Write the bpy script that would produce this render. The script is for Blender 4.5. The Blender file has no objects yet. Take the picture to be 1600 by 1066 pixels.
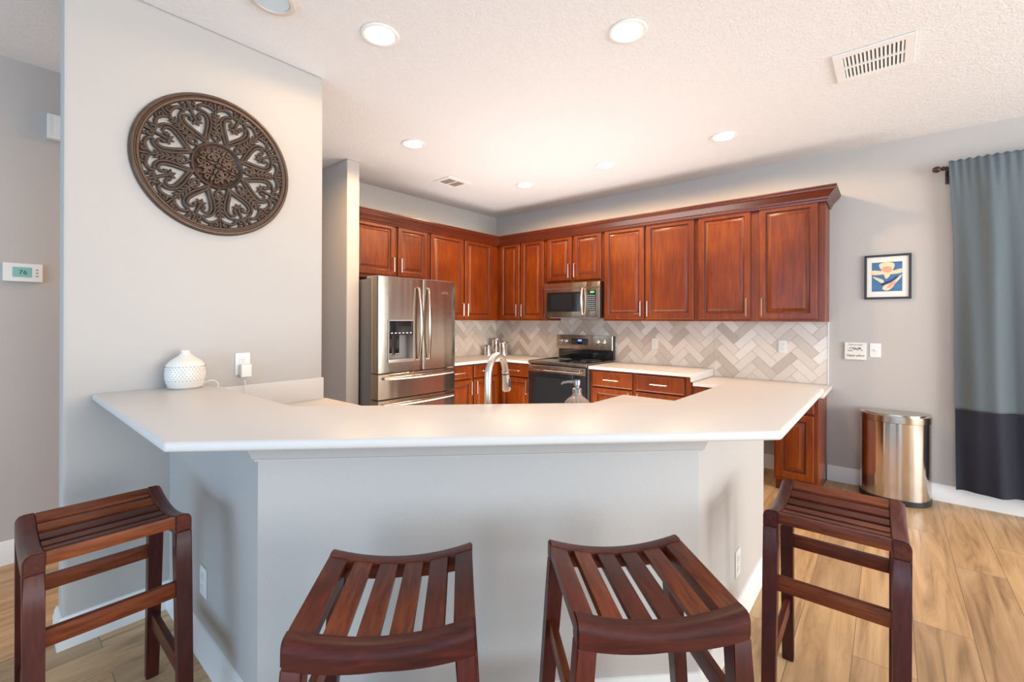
import bpy, bmesh, math, random
from mathutils import Vector, Matrix
S = bpy.context.scene
C = S.collection
R = math.radians
PI = math.pi
rnd = random.Random(7)

# ------------------------------------------------------------ camera
cd = bpy.data.cameras.new('camera')
cam = bpy.data.objects.new('camera', cd)
C.objects.link(cam)
cd.sensor_fit = 'HORIZONTAL'
cd.sensor_width = 36.0
cd.lens = 36.0 * 699.18 / 1600.0
cd.shift_y = -(533.0 - 500.31) / 1600.0
cd.clip_start = 0.05
cam.matrix_world = (Matrix.Translation((4.3112, -4.7613, 1.3779)) @ Matrix.Rotation(R(40.0995), 4, 'Z')
                    @ Matrix.Rotation(R(90), 4, 'X') @ Matrix.Rotation(R(0.2202), 4, 'Z'))
S.camera = cam

# ------------------------------------------------------------ world, daylight, exposure
w = bpy.data.worlds.new('sky')
S.world = w
w.use_nodes = True
wn = w.node_tree
wn.nodes['Background'].inputs[0].default_value = (0.72, 0.86, 1.0, 1)
wn.nodes['Background'].inputs[1].default_value = 1.6
S.view_settings.view_transform = 'Standard'
S.view_settings.look = 'None'
S.view_settings.gamma = 1.0
S.view_settings.use_curve_mapping = False
S.view_settings.exposure = 0.0


def area(name, loc, rot, sx, sy, power, col):
    l = bpy.data.lights.new(name, 'AREA')
    l.shape = 'RECTANGLE'
    l.size, l.size_y, l.energy, l.color = sx, sy, power, col
    o = bpy.data.objects.new(name, l)
    C.objects.link(o)
    o.location = loc
    o.rotation_euler = rot
    return o


# daylight entering by the big window behind the camera and by the glazed wall on the right
area('daylight_back', (4.2, -8.9, 1.35), (R(105), 0, 0), 5.0, 2.1, 165, (0.38, 0.68, 1.0))
area('daylight_right', (8.9, -2.5, 1.35), (R(105), 0, R(90)), 4.6, 2.1, 320, (0.94, 0.96, 0.95))
# added warm fill lights, without fixtures, for the kitchen ceiling and the hall
kb = area('kitchen_fill', (1.80, -1.30, 0.12), (R(180), 0, 0), 1.9, 1.3, 50, (1.0, 0.93, 0.88))
kb.data.spread = R(145)
area('hall_fill', (1.05, -3.1, 2.70), (0, 0, 0), 0.3, 0.3, 18, (1.0, 0.62, 0.28))


# ------------------------------------------------------------ materials
def new_mat(name):
    m = bpy.data.materials.new(name)
    m.use_nodes = True
    nt = m.node_tree
    return m, nt, nt.nodes['Principled BSDF']


def plain(name, col, rough=0.5, metal=0.0, bump=0.0, bscale=200, var=0.03, coat=0.0, emit=None, estr=0, trans=0):
    m, nt, b = new_mat(name)
    N, L = nt.nodes, nt.links
    b.inputs['Roughness'].default_value = rough
    b.inputs['Metallic'].default_value = metal
    b.inputs['Coat Weight'].default_value = coat
    b.inputs['Coat Roughness'].default_value = 0.1
    b.inputs['Transmission Weight'].default_value = trans
    tc = N.new('ShaderNodeTexCoord')
    nz = N.new('ShaderNodeTexNoise')
    nz.inputs['Scale'].default_value = bscale
    nz.inputs['Detail'].default_value = 3
    L.new(tc.outputs['Object'], nz.inputs['Vector'])
    mx = N.new('ShaderNodeMix')
    mx.data_type = 'RGBA'
    mx.inputs['A'].default_value = (*[c * (1 - var) for c in col], 1)
    mx.inputs['B'].default_value = (*[min(1, c * (1 + var)) for c in col], 1)
    L.new(nz.outputs['Fac'], mx.inputs['Factor'])
    L.new(mx.outputs['Result'], b.inputs['Base Color'])
    if bump:
        bp = N.new('ShaderNodeBump')
        bp.inputs['Strength'].default_value = bump
        bp.inputs['Distance'].default_value = 0.002
        L.new(nz.outputs['Fac'], bp.inputs['Height'])
        L.new(bp.outputs['Normal'], b.inputs['Normal'])
    if emit:
        b.inputs['Emission Color'].default_value = (*emit, 1)
        b.inputs['Emission Strength'].default_value = estr
    return m


def wood(name, stops, rough=0.3, scale=(14, 14, 1.2), coat=0.3, rand=0.0, blotch=3.0, fine=0.6, spec=0.4):
    m, nt, b = new_mat(name)
    N, L = nt.nodes, nt.links
    tc = N.new('ShaderNodeTexCoord')
    mp = N.new('ShaderNodeMapping')
    mp.inputs['Scale'].default_value = scale
    L.new(tc.outputs['Object'], mp.inputs['Vector'])
    oi = N.new('ShaderNodeObjectInfo')
    ad = N.new('ShaderNodeVectorMath')
    ad.operation = 'ADD'
    ml = N.new('ShaderNodeMath')
    ml.operation = 'MULTIPLY'
    ml.inputs[1].default_value = 37.0
    L.new(oi.outputs['Random'], ml.inputs[0])
    L.new(mp.outputs['Vector'], ad.inputs[0])
    L.new(ml.outputs[0], ad.inputs[1])
    n1 = N.new('ShaderNodeTexNoise')
    n1.inputs['Scale'].default_value = 5
    n1.inputs['Detail'].default_value = 5
    n1.inputs['Distortion'].default_value = 0.6
    L.new(ad.outputs[0], n1.inputs['Vector'])
    n2 = N.new('ShaderNodeTexNoise')
    n2.inputs['Scale'].default_value = blotch
    n2.inputs['Detail'].default_value = 2
    L.new(tc.outputs['Object'], n2.inputs['Vector'])
    a = N.new('ShaderNodeMath')
    a.operation = 'MULTIPLY_ADD'
    a.inputs[1].default_value = fine
    b.inputs['Specular IOR Level'].default_value = spec
    L.new(n1.outputs['Fac'], a.inputs[0])
    c = N.new('ShaderNodeMath')
    c.operation = 'MULTIPLY'
    c.inputs[1].default_value = 1.0 - fine
    L.new(n2.outputs['Fac'], c.inputs[0])
    L.new(c.outputs[0], a.inputs[2])
    s = N.new('ShaderNodeMath')
    s.operation = 'MULTIPLY_ADD'
    s.inputs[1].default_value = rand
    L.new(oi.outputs['Random'], s.inputs[0])
    s2 = N.new('ShaderNodeMath')
    s2.operation = 'SUBTRACT'
    L.new(a.outputs[0], s2.inputs[0])
    s2.inputs[1].default_value = rand * 0.5
    L.new(s2.outputs[0], s.inputs[2])
    rp = N.new('ShaderNodeValToRGB')
    el = rp.color_ramp.elements
    while len(el) < len(stops):
        el.new(0.5)
    for e, (p, col) in zip(el, stops):
        e.position = p
        e.color = (*col, 1)
    L.new(s.outputs[0], rp.inputs['Fac'])
    L.new(rp.outputs['Color'], b.inputs['Base Color'])
    b.inputs['Roughness'].default_value = rough
    b.inputs['Coat Weight'].default_value = coat
    b.inputs['Coat Roughness'].default_value = 0.2
    bp = N.new('ShaderNodeBump')
    bp.inputs['Strength'].default_value = 0.06
    bp.inputs['Distance'].default_value = 0.001
    L.new(n1.outputs['Fac'], bp.inputs['Height'])
    L.new(bp.outputs['Normal'], b.inputs['Normal'])
    return m


def steel(name, col=(0.55, 0.475, 0.40), rough=0.20, wav=(8, 8, 0.25), strength=0.45, dist=0.012):
    """stainless steel, brushed across, so lamps smear into soft upright bands"""
    m, nt, b = new_mat(name)
    N, L = nt.nodes, nt.links
    b.inputs['Metallic'].default_value = 1.0
    b.inputs['Roughness'].default_value = rough
    tc = N.new('ShaderNodeTexCoord')
    mp = N.new('ShaderNodeMapping')
    mp.inputs['Scale'].default_value = wav
    L.new(tc.outputs['Object'], mp.inputs['Vector'])
    n1 = N.new('ShaderNodeTexNoise')
    n1.inputs['Scale'].default_value = 1
    n1.inputs['Detail'].default_value = 1
    L.new(mp.outputs['Vector'], n1.inputs['Vector'])
    mp2 = N.new('ShaderNodeMapping')
    mp2.inputs['Scale'].default_value = (3, 3, 900)
    L.new(tc.outputs['Object'], mp2.inputs['Vector'])
    n2 = N.new('ShaderNodeTexNoise')
    n2.inputs['Scale'].default_value = 1
    L.new(mp2.outputs['Vector'], n2.inputs['Vector'])
    mx = N.new('ShaderNodeMix')
    mx.data_type = 'RGBA'
    mx.inputs['A'].default_value = (*[c * 0.93 for c in col], 1)
    mx.inputs['B'].default_value = (*[min(1, c * 1.05) for c in col], 1)
    L.new(n2.outputs['Fac'], mx.inputs['Factor'])
    L.new(mx.outputs['Result'], b.inputs['Base Color'])
    b1 = N.new('ShaderNodeBump')
    b1.inputs['Strength'].default_value = strength
    b1.inputs['Distance'].default_value = dist
    L.new(n1.outputs['Fac'], b1.inputs['Height'])
    b2 = N.new('ShaderNodeBump')
    b2.inputs['Strength'].default_value = 0.10
    b2.inputs['Distance'].default_value = 0.0006
    L.new(n2.outputs['Fac'], b2.inputs['Height'])
    L.new(b1.outputs['Normal'], b2.inputs['Normal'])
    L.new(b2.outputs['Normal'], b.inputs['Normal'])
    return m


def floor_mat():
    m, nt, b = new_mat('oak_plank')
    N, L = nt.nodes, nt.links
    tc = N.new('ShaderNodeTexCoord')
    mp = N.new('ShaderNodeMapping')
    mp.inputs['Rotation'].default_value = (0, 0, R(90))
    L.new(tc.outputs['Object'], mp.inputs['Vector'])
    br = N.new('ShaderNodeTexBrick')
    br.offset = 0.37
    br.inputs['Scale'].default_value = 1
    br.inputs['Brick Width'].default_value = 1.22
    br.inputs['Row Height'].default_value = 0.2
    br.inputs['Mortar Size'].default_value = 0.0012
    br.inputs['Mortar Smooth'].default_value = 0.1
    br.inputs['Color1'].default_value = (0.0, 0.0, 0.0, 1)
    br.inputs['Color2'].default_value = (1, 1, 1, 1)
    br.inputs['Mortar'].default_value = (0.5, 0.5, 0.5, 1)
    L.new(mp.outputs['Vector'], br.inputs['Vector'])
    mp2 = N.new('ShaderNodeMapping')
    mp2.inputs['Scale'].default_value = (6.5, 0.55, 1)
    L.new(tc.outputs['Object'], mp2.inputs['Vector'])
    ad = N.new('ShaderNodeVectorMath')
    ad.operation = 'MULTIPLY_ADD'
    ad.inputs[1].default_value = (9, 9, 9)
    L.new(br.outputs['Color'], ad.inputs[0])
    L.new(mp2.outputs['Vector'], ad.inputs[2])
    n1 = N.new('ShaderNodeTexNoise')
    n1.inputs['Scale'].default_value = 2.2
    n1.inputs['Detail'].default_value = 8
    n1.inputs['Roughness'].default_value = 0.62
    n1.inputs['Distortion'].default_value = 1.1
    L.new(ad.outputs[0], n1.inputs['Vector'])
    rp = N.new('ShaderNodeValToRGB')
    el = rp.color_ramp.elements
    el.new(0.5)
    el.new(0.6)
    for e, (p, col) in zip(el, [(0.28, (0.24, 0.140, 0.068)), (0.44, (0.44, 0.275, 0.140)), (0.56, (0.54, 0.35, 0.185)), (0.75, (0.64, 0.44, 0.25))]):
        e.position = p
        e.color = (*col, 1)
    L.new(n1.outputs['Fac'], rp.inputs['Fac'])
    tint = N.new('ShaderNodeMix')
    tint.data_type = 'RGBA'
    tint.inputs['A'].default_value = (0.80, 0.79, 0.80, 1)
    tint.inputs['B'].default_value = (1.12, 1.08, 1.02, 1)
    L.new(br.outputs['Color'], tint.inputs['Factor'])
    mu = N.new('ShaderNodeMix')
    mu.data_type = 'RGBA'
    mu.blend_type = 'MULTIPLY'
    mu.inputs['Factor'].default_value = 1
    L.new(rp.outputs['Color'], mu.inputs['A'])
    L.new(tint.outputs['Result'], mu.inputs['B'])
    seam = N.new('ShaderNodeMix')
    seam.data_type = 'RGBA'
    seam.inputs['B'].default_value = (0.14, 0.09, 0.06, 1)
    L.new(br.outputs['Fac'], seam.inputs['Factor'])
    L.new(mu.outputs['Result'], seam.inputs['A'])
    L.new(seam.outputs['Result'], b.inputs['Base Color'])
    b.inputs['Roughness'].default_value = 0.42
    bp = N.new('ShaderNodeBump')
    bp.inputs['Strength'].default_value = 0.08
    bp.inputs['Distance'].default_value = 0.002
    L.new(n1.outputs['Fac'], bp.inputs['Height'])
    L.new(bp.outputs['Normal'], b.inputs['Normal'])
    return m


def ceiling_mat():
    m, nt, b = new_mat('knockdown_ceiling')
    N, L = nt.nodes, nt.links
    b.inputs['Base Color'].default_value = (0.75, 0.75, 0.76, 1)
    b.inputs['Roughness'].default_value = 0.9
    tc = N.new('ShaderNodeTexCoord')
    nz = N.new('ShaderNodeTexNoise')
    nz.inputs['Scale'].default_value = 42
    nz.inputs['Detail'].default_value = 4
    nz.inputs['Distortion'].default_value = 1.2
    L.new(tc.outputs['Object'], nz.inputs['Vector'])
    rp = N.new('ShaderNodeValToRGB')
    rp.color_ramp.elements[0].position = 0.45
    rp.color_ramp.elements[1].position = 0.58
    L.new(nz.outputs['Fac'], rp.inputs['Fac'])
    bp = N.new('ShaderNodeBump')
    bp.inputs['Strength'].default_value = 0.35
    bp.inputs['Distance'].default_value = 0.004
    L.new(rp.outputs['Color'], bp.inputs['Height'])
    L.new(bp.outputs['Normal'], b.inputs['Normal'])
    return m


M = {}
M['wall'] = plain('greige_wall_paint', (0.50, 0.47, 0.445), 0.55, bump=0.25, bscale=110, var=0.01)
M['ceiling'] = ceiling_mat()
M['white_trim'] = plain('white_trim_paint', (0.80, 0.79, 0.78), 0.35, var=0.01)
M['floor'] = floor_mat()
M['quartz'] = plain('white_solid_surface', (0.67, 0.64, 0.615), 0.36, var=0.01, bscale=60)
CH = [(0.28, (0.065, 0.008, 0.001)), (0.5, (0.155, 0.026, 0.002)), (0.72, (0.27, 0.060, 0.002))]
M['quartz'].node_tree.nodes['Principled BSDF'].inputs['Specular IOR Level'].default_value = 0.25
M['cherry'] = wood('cherry_cabinet', CH, 0.36, (9, 9, 0.9), coat=0.06, blotch=1.6, fine=0.38, spec=0.35)
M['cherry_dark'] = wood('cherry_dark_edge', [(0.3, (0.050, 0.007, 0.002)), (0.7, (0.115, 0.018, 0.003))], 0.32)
M['stool_x'] = wood('mahogany_along', [(0.25, (0.035, 0.007, 0.006)), (0.5, (0.085, 0.015, 0.009)), (0.8, (0.20, 0.045, 0.012))], 0.38, (2.0, 16, 16), 0.04, spec=0.28, rand=0.30)
M['stool_y'] = wood('mahogany_slat', [(0.2, (0.040, 0.009, 0.006)), (0.5, (0.105, 0.019, 0.008)), (0.8, (0.26, 0.062, 0.014))], 0.38, (16, 2.0, 16), 0.04, spec=0.28, rand=0.32)
M['stool_z'] = wood('mahogany_leg', [(0.25, (0.032, 0.007, 0.007)), (0.55, (0.075, 0.014, 0.010)), (0.85, (0.15, 0.028, 0.013))], 0.38, (16, 16, 2.0), 0.04, spec=0.28, rand=0.25)
M['steel'] = steel('stainless')
M['steel_side'] = plain('grey_fridge_side', (0.20, 0.20, 0.205), 0.45, 0.3, var=0.02)
M['steel_bin'] = steel('bin_steel', (0.66, 0.62, 0.58), 0.13, (13, 13, 0.05), 0.9, 0.01)
M['nickel'] = plain('satin_nickel', (0.74, 0.69, 0.63), 0.28, 1.0)
M['chrome'] = plain('chrome', (0.8, 0.78, 0.75), 0.08, 1.0)
M['black_glass'] = plain('black_glass', (0.010, 0.011, 0.013), 0.05, coat=0.5)
M['black'] = plain('black_plastic', (0.018, 0.018, 0.02), 0.4)
M['window_glass'] = plain('oven_window_glass', (0.014, 0.016, 0.018), 0.10)
M['dark_grey'] = plain('dark_grey_plastic', (0.07, 0.07, 0.075), 0.4)
M['mid_grey'] = plain('mid_grey_plastic', (0.32, 0.32, 0.33), 0.4)
M['white_plastic'] = plain('white_plastic', (0.80, 0.79, 0.77), 0.35, var=0.01)
M['white_ceramic'] = plain('white_ceramic', (0.80, 0.76, 0.70), 0.3, var=0.01)
M['bronze'] = plain('carved_bronze', (0.060, 0.036, 0.026), 0.42, 0.25, bump=0.2, bscale=60, var=0.4)
M['bronze_hi'] = plain('carved_bronze_rubbed', (0.095, 0.055, 0.036), 0.38, 0.3, bump=0.2, bscale=60, var=0.4)
M['rod'] = plain('dark_rod_wood', (0.045, 0.016, 0.010), 0.35)
M['curtain'] = plain('slate_blue_cloth', (0.105, 0.132, 0.150), 0.85, bump=0.5, bscale=380, var=0.12)
M['curtain_low'] = plain('navy_cloth', (0.015, 0.017, 0.029), 0.9, bump=0.5, bscale=380, var=0.15)
M['lamp'] = plain('lamp_lens', (1, 1, 1), 0.5, emit=(1.0, 0.90, 0.76), estr=14)
M['green_led'] = plain('green_display', (0.02, 0.1, 0.03), 0.4, emit=(0.1, 1.0, 0.2), estr=1.5)
M['blue_led'] = plain('blue_display', (0.02, 0.03, 0.12), 0.3, emit=(0.08, 0.18, 0.9), estr=0.5)
M['cyan_led'] = plain('cyan_digits', (0.5, 0.8, 1), 0.3, emit=(0.6, 0.85, 1), estr=1.2)
M['lcd'] = plain('teal_lcd', (0.22, 0.50, 0.46), 0.4)
M['ink'] = plain('dark_ink', (0.03, 0.035, 0.045), 0.6)
M['ink_grey'] = plain('grey_ink', (0.25, 0.23, 0.22), 0.7)
M['ink_blue'] = plain('blue_ink', (0.07, 0.14, 0.25), 0.7)
M['mat_board'] = plain('cream_mat_board', (0.80, 0.77, 0.72), 0.8)
M['art_blue'] = plain('art_blue', (0.06, 0.17, 0.35), 0.7, var=0.3, bscale=40)
M['art_cream'] = plain('art_cream', (0.85, 0.66, 0.42), 0.7, var=0.15, bscale=60)
M['art_pink'] = plain('art_pink', (0.85, 0.36, 0.26), 0.7, var=0.2, bscale=60)
M['art_navy'] = plain('art_navy', (0.02, 0.05, 0.14), 0.7)
M['soap_glass'] = plain('ribbed_glass', (0.42, 0.30, 0.24), 0.14, trans=0.1)
M['pump'] = plain('dark_nickel', (0.30, 0.29, 0.29), 0.3, 1.0)
M['vent_dark'] = plain('vent_shadow', (0.20, 0.18, 0.16), 0.8)
M['vent_tan'] = plain('vent_louver', (0.24, 0.20, 0.16), 0.6)
M['blue_lens'] = plain('pale_blue_panel', (0.55, 0.66, 0.74), 0.5)
M['ring'] = plain('beige_ring', (0.62, 0.56, 0.51), 0.5)
M['tile_0'] = plain('tile_warm_white', (0.76, 0.68, 0.61), 0.30, var=0.02, bscale=12)
M['tile_1'] = plain('tile_pale_greige', (0.70, 0.62, 0.55), 0.30, var=0.02, bscale=12)
M['tile_2'] = plain('tile_greige', (0.62, 0.54, 0.47), 0.30, var=0.03, bscale=12)
M['tile_3'] = plain('tile_taupe', (0.55, 0.465, 0.40), 0.30, var=0.03, bscale=12)
M['tile_4'] = plain('tile_bright', (0.83, 0.78, 0.72), 0.30, var=0.02, bscale=12)
M['grout'] = plain('grout', (0.70, 0.63, 0.57), 0.8)
M['clear'] = plain('window_pane', (0.9, 0.95, 1), 0.02, trans=1.0)
M['linen'] = plain('canister_lid', (0.35, 0.33, 0.31), 0.3, 0.8)


# ------------------------------------------------------------ mesh helpers
def finish(name, bm, mats, parent=None, smooth=35, kind=None):
    bmesh.ops.recalc_face_normals(bm, faces=bm.faces)
    me = bpy.data.meshes.new(name)
    bm.to_mesh(me)
    bm.free()
    if not isinstance(mats, (list, tuple)):
        mats = [mats]
    for m in mats:
        me.materials.append(m)
    if smooth:
        me.shade_smooth()
        me.set_sharp_from_angle(angle=R(smooth))
    o = bpy.data.objects.new(name, me)
    C.objects.link(o)
    if parent:
        o.parent = parent
    if kind:
        o['kind'] = kind
    return o


def box(bm, x0, x1, y0, y1, z0, z1, bev=0.0, seg=2, mi=0, rot=None):
    vs = [bm.verts.new(p) for p in [(x0, y0, z0), (x1, y0, z0), (x1, y1, z0), (x0, y1, z0), (x0, y0, z1), (x1, y0, z1), (x1, y1, z1), (x0, y1, z1)]]
    fs = [bm.faces.new([vs[i] for i in f]) for f in [(0, 3, 2, 1), (4, 5, 6, 7), (0, 1, 5, 4), (1, 2, 6, 5), (2, 3, 7, 6), (3, 0, 4, 7)]]
    for f in fs:
        f.material_index = mi
    if rot is not None:
        c = Vector(((x0 + x1) / 2, (y0 + y1) / 2, (z0 + z1) / 2))
        for v in vs:
            v.co = c + rot @ (v.co - c)
    if bev > 0:
        es = list({e for f in fs for e in f.edges})
        r = bmesh.ops.bevel(bm, geom=es, offset=bev, segments=seg, affect='EDGES', profile=0.7)
        for f in r['faces']:
            f.material_index = mi
    return vs


def prism(bm, pts, z0, z1, mi=0, bev=0.0, seg=2, top_only=False):
    """pts: ccw (x, y) outline"""
    a = [bm.verts.new((x, y, z0)) for x, y in pts]
    b = [bm.verts.new((x, y, z1)) for x, y in pts]
    n = len(pts)
    fs = [bm.faces.new(list(reversed(a))), bm.faces.new(b)]
    for i in range(n):
        fs.append(bm.faces.new((a[i], a[(i + 1) % n], b[(i + 1) % n], b[i])))
    for f in fs:
        f.material_index = mi
    if bev > 0:
        if top_only:
            es = list(fs[1].edges) + [e for f in fs[2:] for e in f.edges if abs(e.verts[0].co.z - e.verts[1].co.z) > 1e-5]
        else:
            es = list({e for f in fs for e in f.edges})
        bmesh.ops.bevel(bm, geom=list(set(es)), offset=bev, segments=seg, affect='EDGES', profile=0.5)
    return fs


def tube(bm, pts, rad, seg=10, mi=0, flat=1.0, up=None, cap=True):
    pts = [Vector(p) for p in pts]
    n = len(pts)
    if not isinstance(rad, (list, tuple)):
        rad = [rad] * n
    rings = []
    t0 = (pts[1] - pts[0]).normalized()
    nrm = Vector(up) if up else (Vector((0, 0, 1)) if abs(t0.z) < 0.9 else Vector((1, 0, 0)))
    for i, p in enumerate(pts):
        t = (pts[min(i + 1, n - 1)] - pts[max(i - 1, 0)])
        t = t.normalized() if t.length > 1e-9 else t0
        nn = nrm - t * nrm.dot(t)
        if nn.length < 1e-6:
            nn = t.orthogonal()
        nn.normalize()
        nrm = Vector(up) if up else nn
        bn = t.cross(nn)
        rings.append([bm.verts.new(p + nn * (math.cos(2 * PI * k / seg) * rad[i] * flat) + bn * (math.sin(2 * PI * k / seg) * rad[i])) for k in range(seg)])
    for a, b in zip(rings, rings[1:]):
        for k in range(seg):
            f = bm.faces.new((a[k], a[(k + 1) % seg], b[(k + 1) % seg], b[k]))
            f.material_index = mi
    if cap:
        for r in (list(reversed(rings[0])), rings[-1]):
            f = bm.faces.new(r)
            f.material_index = mi


def lathe(bm, prof, seg=32, org=(0, 0, 0), axis='z', mi=0, fn=None):
    """prof: list of (r, h)"""
    org = Vector(org)
    rings = []
    for r, h in prof:
        row = []
        for k in range(seg):
            a = 2 * PI * k / seg
            rr = max(r, 1e-5) * (fn(a, h) if fn else 1)
            x, y = rr * math.cos(a), rr * math.sin(a)
            p = Vector((x, y, h)) if axis == 'z' else (Vector((h, x, y)) if axis == 'x' else Vector((y, h, x)))
            row.append(bm.verts.new(org + p))
        rings.append(row)
    for a, b in zip(rings, rings[1:]):
        for k in range(seg):
            f = bm.faces.new((a[k], a[(k + 1) % seg], b[(k + 1) % seg], b[k]))
            f.material_index = mi
    if min(prof[0][0], prof[-1][0]) > 0.03 and abs(prof[0][0] - prof[-1][0]) < 1e-6:
        for k in range(seg):  # an open ring: join its ends instead of capping
            if abs(prof[0][1] - prof[-1][1]) > 1e-6:
                bm.faces.new((rings[-1][k], rings[-1][(k + 1) % seg], rings[0][(k + 1) % seg], rings[0][k]))
        return
    for r in (rings[0], rings[-1]):
        f = bm.faces.new(r)
        f.material_index = mi


def sweep(bm, path, prof, closed=False, mi=0):
    """path: (x, y) polyline; prof: closed list of (outward, z); outward is to the right of travel; mitred"""
    n = len(path)
    P = [Vector(p) for p in path]
    rows = []
    for i in range(n):
        def nr(a, b):
            d = (b - a).normalized()
            return Vector((d.y, -d.x))
        if closed or 0 < i < n - 1:
            n1 = nr(P[i - 1], P[i])
            n2 = nr(P[i], P[(i + 1) % n])
            m = (n1 + n2)
            m = m / max(1e-6, (1 + n1.dot(n2)))
        elif i == 0:
            m = nr(P[0], P[1])
        else:
            m = nr(P[-2], P[-1])
        rows.append([bm.verts.new((P[i].x + m.x * o, P[i].y + m.y * o, z)) for o, z in prof])
    k = len(prof)
    for i in range(n if closed else n - 1):
        a, b = rows[i], rows[(i + 1) % n]
        for j in range(k):
            f = bm.faces.new((a[j], a[(j + 1) % k], b[(j + 1) % k], b[j]))
            f.material_index = mi
    if not closed:
        bm.faces.new(list(reversed(rows[0]))).material_index = mi
        bm.faces.new(rows[-1]).material_index = mi


def empty(name, loc=(0, 0, 0), rz=0.0):
    o = bpy.data.objects.new(name, None)
    o.empty_display_size = 0.1
    C.objects.link(o)
    o.location = loc
    o.rotation_euler = (0, 0, rz)
    return o


def tag(o, label, cat, group=None):
    o['label'] = label
    o['category'] = cat
    if group:
        o['group'] = group
    return o


def one(name, build, mats, parent=None, smooth=35):
    bm = bmesh.new()
    build(bm)
    return finish(name, bm, mats, parent, smooth)


def boxobj(name, dims, mat, parent=None, bev=0.0, seg=2):
    return one(name, lambda bm: box(bm, *dims, bev=bev, seg=seg), mat, parent)


def text_obj(name, s, size, mat, parent, loc, rot, ext=0.0005, align='CENTER', italic=0.0):
    cu = bpy.data.curves.new(name, 'FONT')
    cu.body = s
    cu.size = size
    cu.extrude = ext
    cu.align_x = align
    cu.align_y = 'CENTER'
    cu.shear = italic
    t = bpy.data.objects.new(name, cu)
    C.objects.link(t)
    bpy.context.view_layer.update()
    me = bpy.data.meshes.new_from_object(t.evaluated_get(bpy.context.evaluated_depsgraph_get()))
    bpy.data.objects.remove(t)
    me.materials.clear()
    me.materials.append(mat)
    o = bpy.data.objects.new(name, me)
    C.objects.link(o)
    o.parent = parent
    o.location = loc
    o.rotation_euler = rot
    return o


def struct(name, build, mats, smooth=35):
    o = one(name, build, mats, None, smooth)
    o['kind'] = 'structure'
    return o


HC = 2.84
XM = 1.68      # medallion wall face
XH = 0.5315    # hall wall face
# ------------------------------------------------------------ room shell
struct('floor', lambda bm: box(bm, -1.4, 9.4, -9.4, 0.15, -0.1, 0.0), M['floor'])
struct('ceiling', lambda bm: box(bm, -1.4, 9.4, -9.4, 0.15, HC, HC + 0.1), M['ceiling'])
struct('wall_right', lambda bm: (box(bm, -0.15, 5.23, 0, 0.15, 0, HC), box(bm, 7.15, 9.4, 0, 0.15, 0, HC), box(bm, 5.23, 7.15, 0, 0.15, 2.2, HC)), M['wall'])
struct('wall_left', lambda bm: box(bm, -0.15, 0, -2.56, 0, 0, HC), M['wall'])
struct('wall_stub', lambda bm: box(bm, -1.25, 0.5454, -2.6202, -2.4949, 0, HC, bev=0.012, seg=3), M['wall'])
struct('wall_hall', lambda bm: box(bm, XH - 0.12, XH, -9.3, -3.75, 0, HC), M['wall'])
struct('wall_hall_end', lambda bm: box(bm, -1.4, -1.25, -9.4, -2.49, 0, HC), M['wall'])
struct('wall_medallion', lambda bm: box(bm, XM - 0.125, XM, -4.541, -3.425, 0, HC, bev=0.018, seg=4), M['wall'])


def win_wall(bm, along, c, a0, a1, openings, t=0.15):
    """vertical wall with rectangular openings (a0, a1, z0, z1)"""
    def b(u0, u1, z0, z1):
        if u1 - u0 < 1e-4 or z1 - z0 < 1e-4:
            return
        if along == 'x':
            box(bm, u0, u1, c - t, c, z0, z1)
        else:
            box(bm, c, c + t, u0, u1, z0, z1)
    u = a0
    for (p, q, z0, z1) in openings:
        b(u, p, 0, HC)
        b(p, q, 0, z0)
        b(p, q, z1, HC)
        u = q
    b(u, a1, 0, HC)


struct('wall_back', lambda bm: win_wall(bm, 'x', -9.25, -1.4, 9.4, [(1.6, 3.8, 0.25, 2.4), (4.6, 6.8, 0.25, 2.4)]), M['wall'])
struct('wall_side', lambda bm: win_wall(bm, 'y', 9.25, -9.4, 0.15, [(-6.8, -4.8, 0.1, 2.4), (-4.3, -2.3, 0.1, 2.4)]), M['wall'])


def window(n, along, c, p, q, z0, z1):
    def f(bm):
        t = 0.05
        def b(u0, u1, a, bb):
            if along == 'x':
                box(bm, u0, u1, c - 0.10, c - 0.05, a, bb)
            else:
                box(bm, c + 0.05, c + 0.10, u0, u1, a, bb)
        b(p, p + t, z0, z1)
        b(q - t, q, z0, z1)
        b(p, q, z0, z0 + t)
        b(p, q, z1 - t, z1)
        b((p + q) / 2 - 0.02, (p + q) / 2 + 0.02, z0, z1)
    struct('window_%d' % n, f, M['white_trim'])


window(1, 'x', -9.25, 1.6, 3.8, 0.25, 2.4)
window(2, 'x', -9.25, 4.6, 6.8, 0.25, 2.4)
window(3, 'y', 9.25, -6.8, -4.8, 0.1, 2.4)
window(4, 'y', 9.25, -4.3, -2.3, 0.1, 2.4)


# sliding door behind the curtain, to the right of the kitchen
def sl(bm):
    for a in (5.23, 6.16):
        box(bm, a, a + 0.06, 0.04, 0.10, 0, 2.2)
        box(bm, a + 0.93, a + 0.99, 0.04, 0.10, 0, 2.2)
        box(bm, a, a + 0.99, 0.04, 0.10, 0, 0.1)
        box(bm, a, a + 0.99, 0.04, 0.10, 2.1, 2.2)


d1 = struct('door_1', sl, M['white_trim'])
d1pane = boxobj('pane', (5.29, 7.09, 0.065, 0.075, 0.1, 2.1), M['clear'], d1)

BB = [(0, 0), (0.016, 0), (0.016, 0.085), (0.012, 0.098), (0.012, 0.108), (0.006, 0.128), (0, 0.130)]


def bboard(name, path):
    return struct(name, lambda bm: sweep(bm, path, BB), M['white_trim'])


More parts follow.
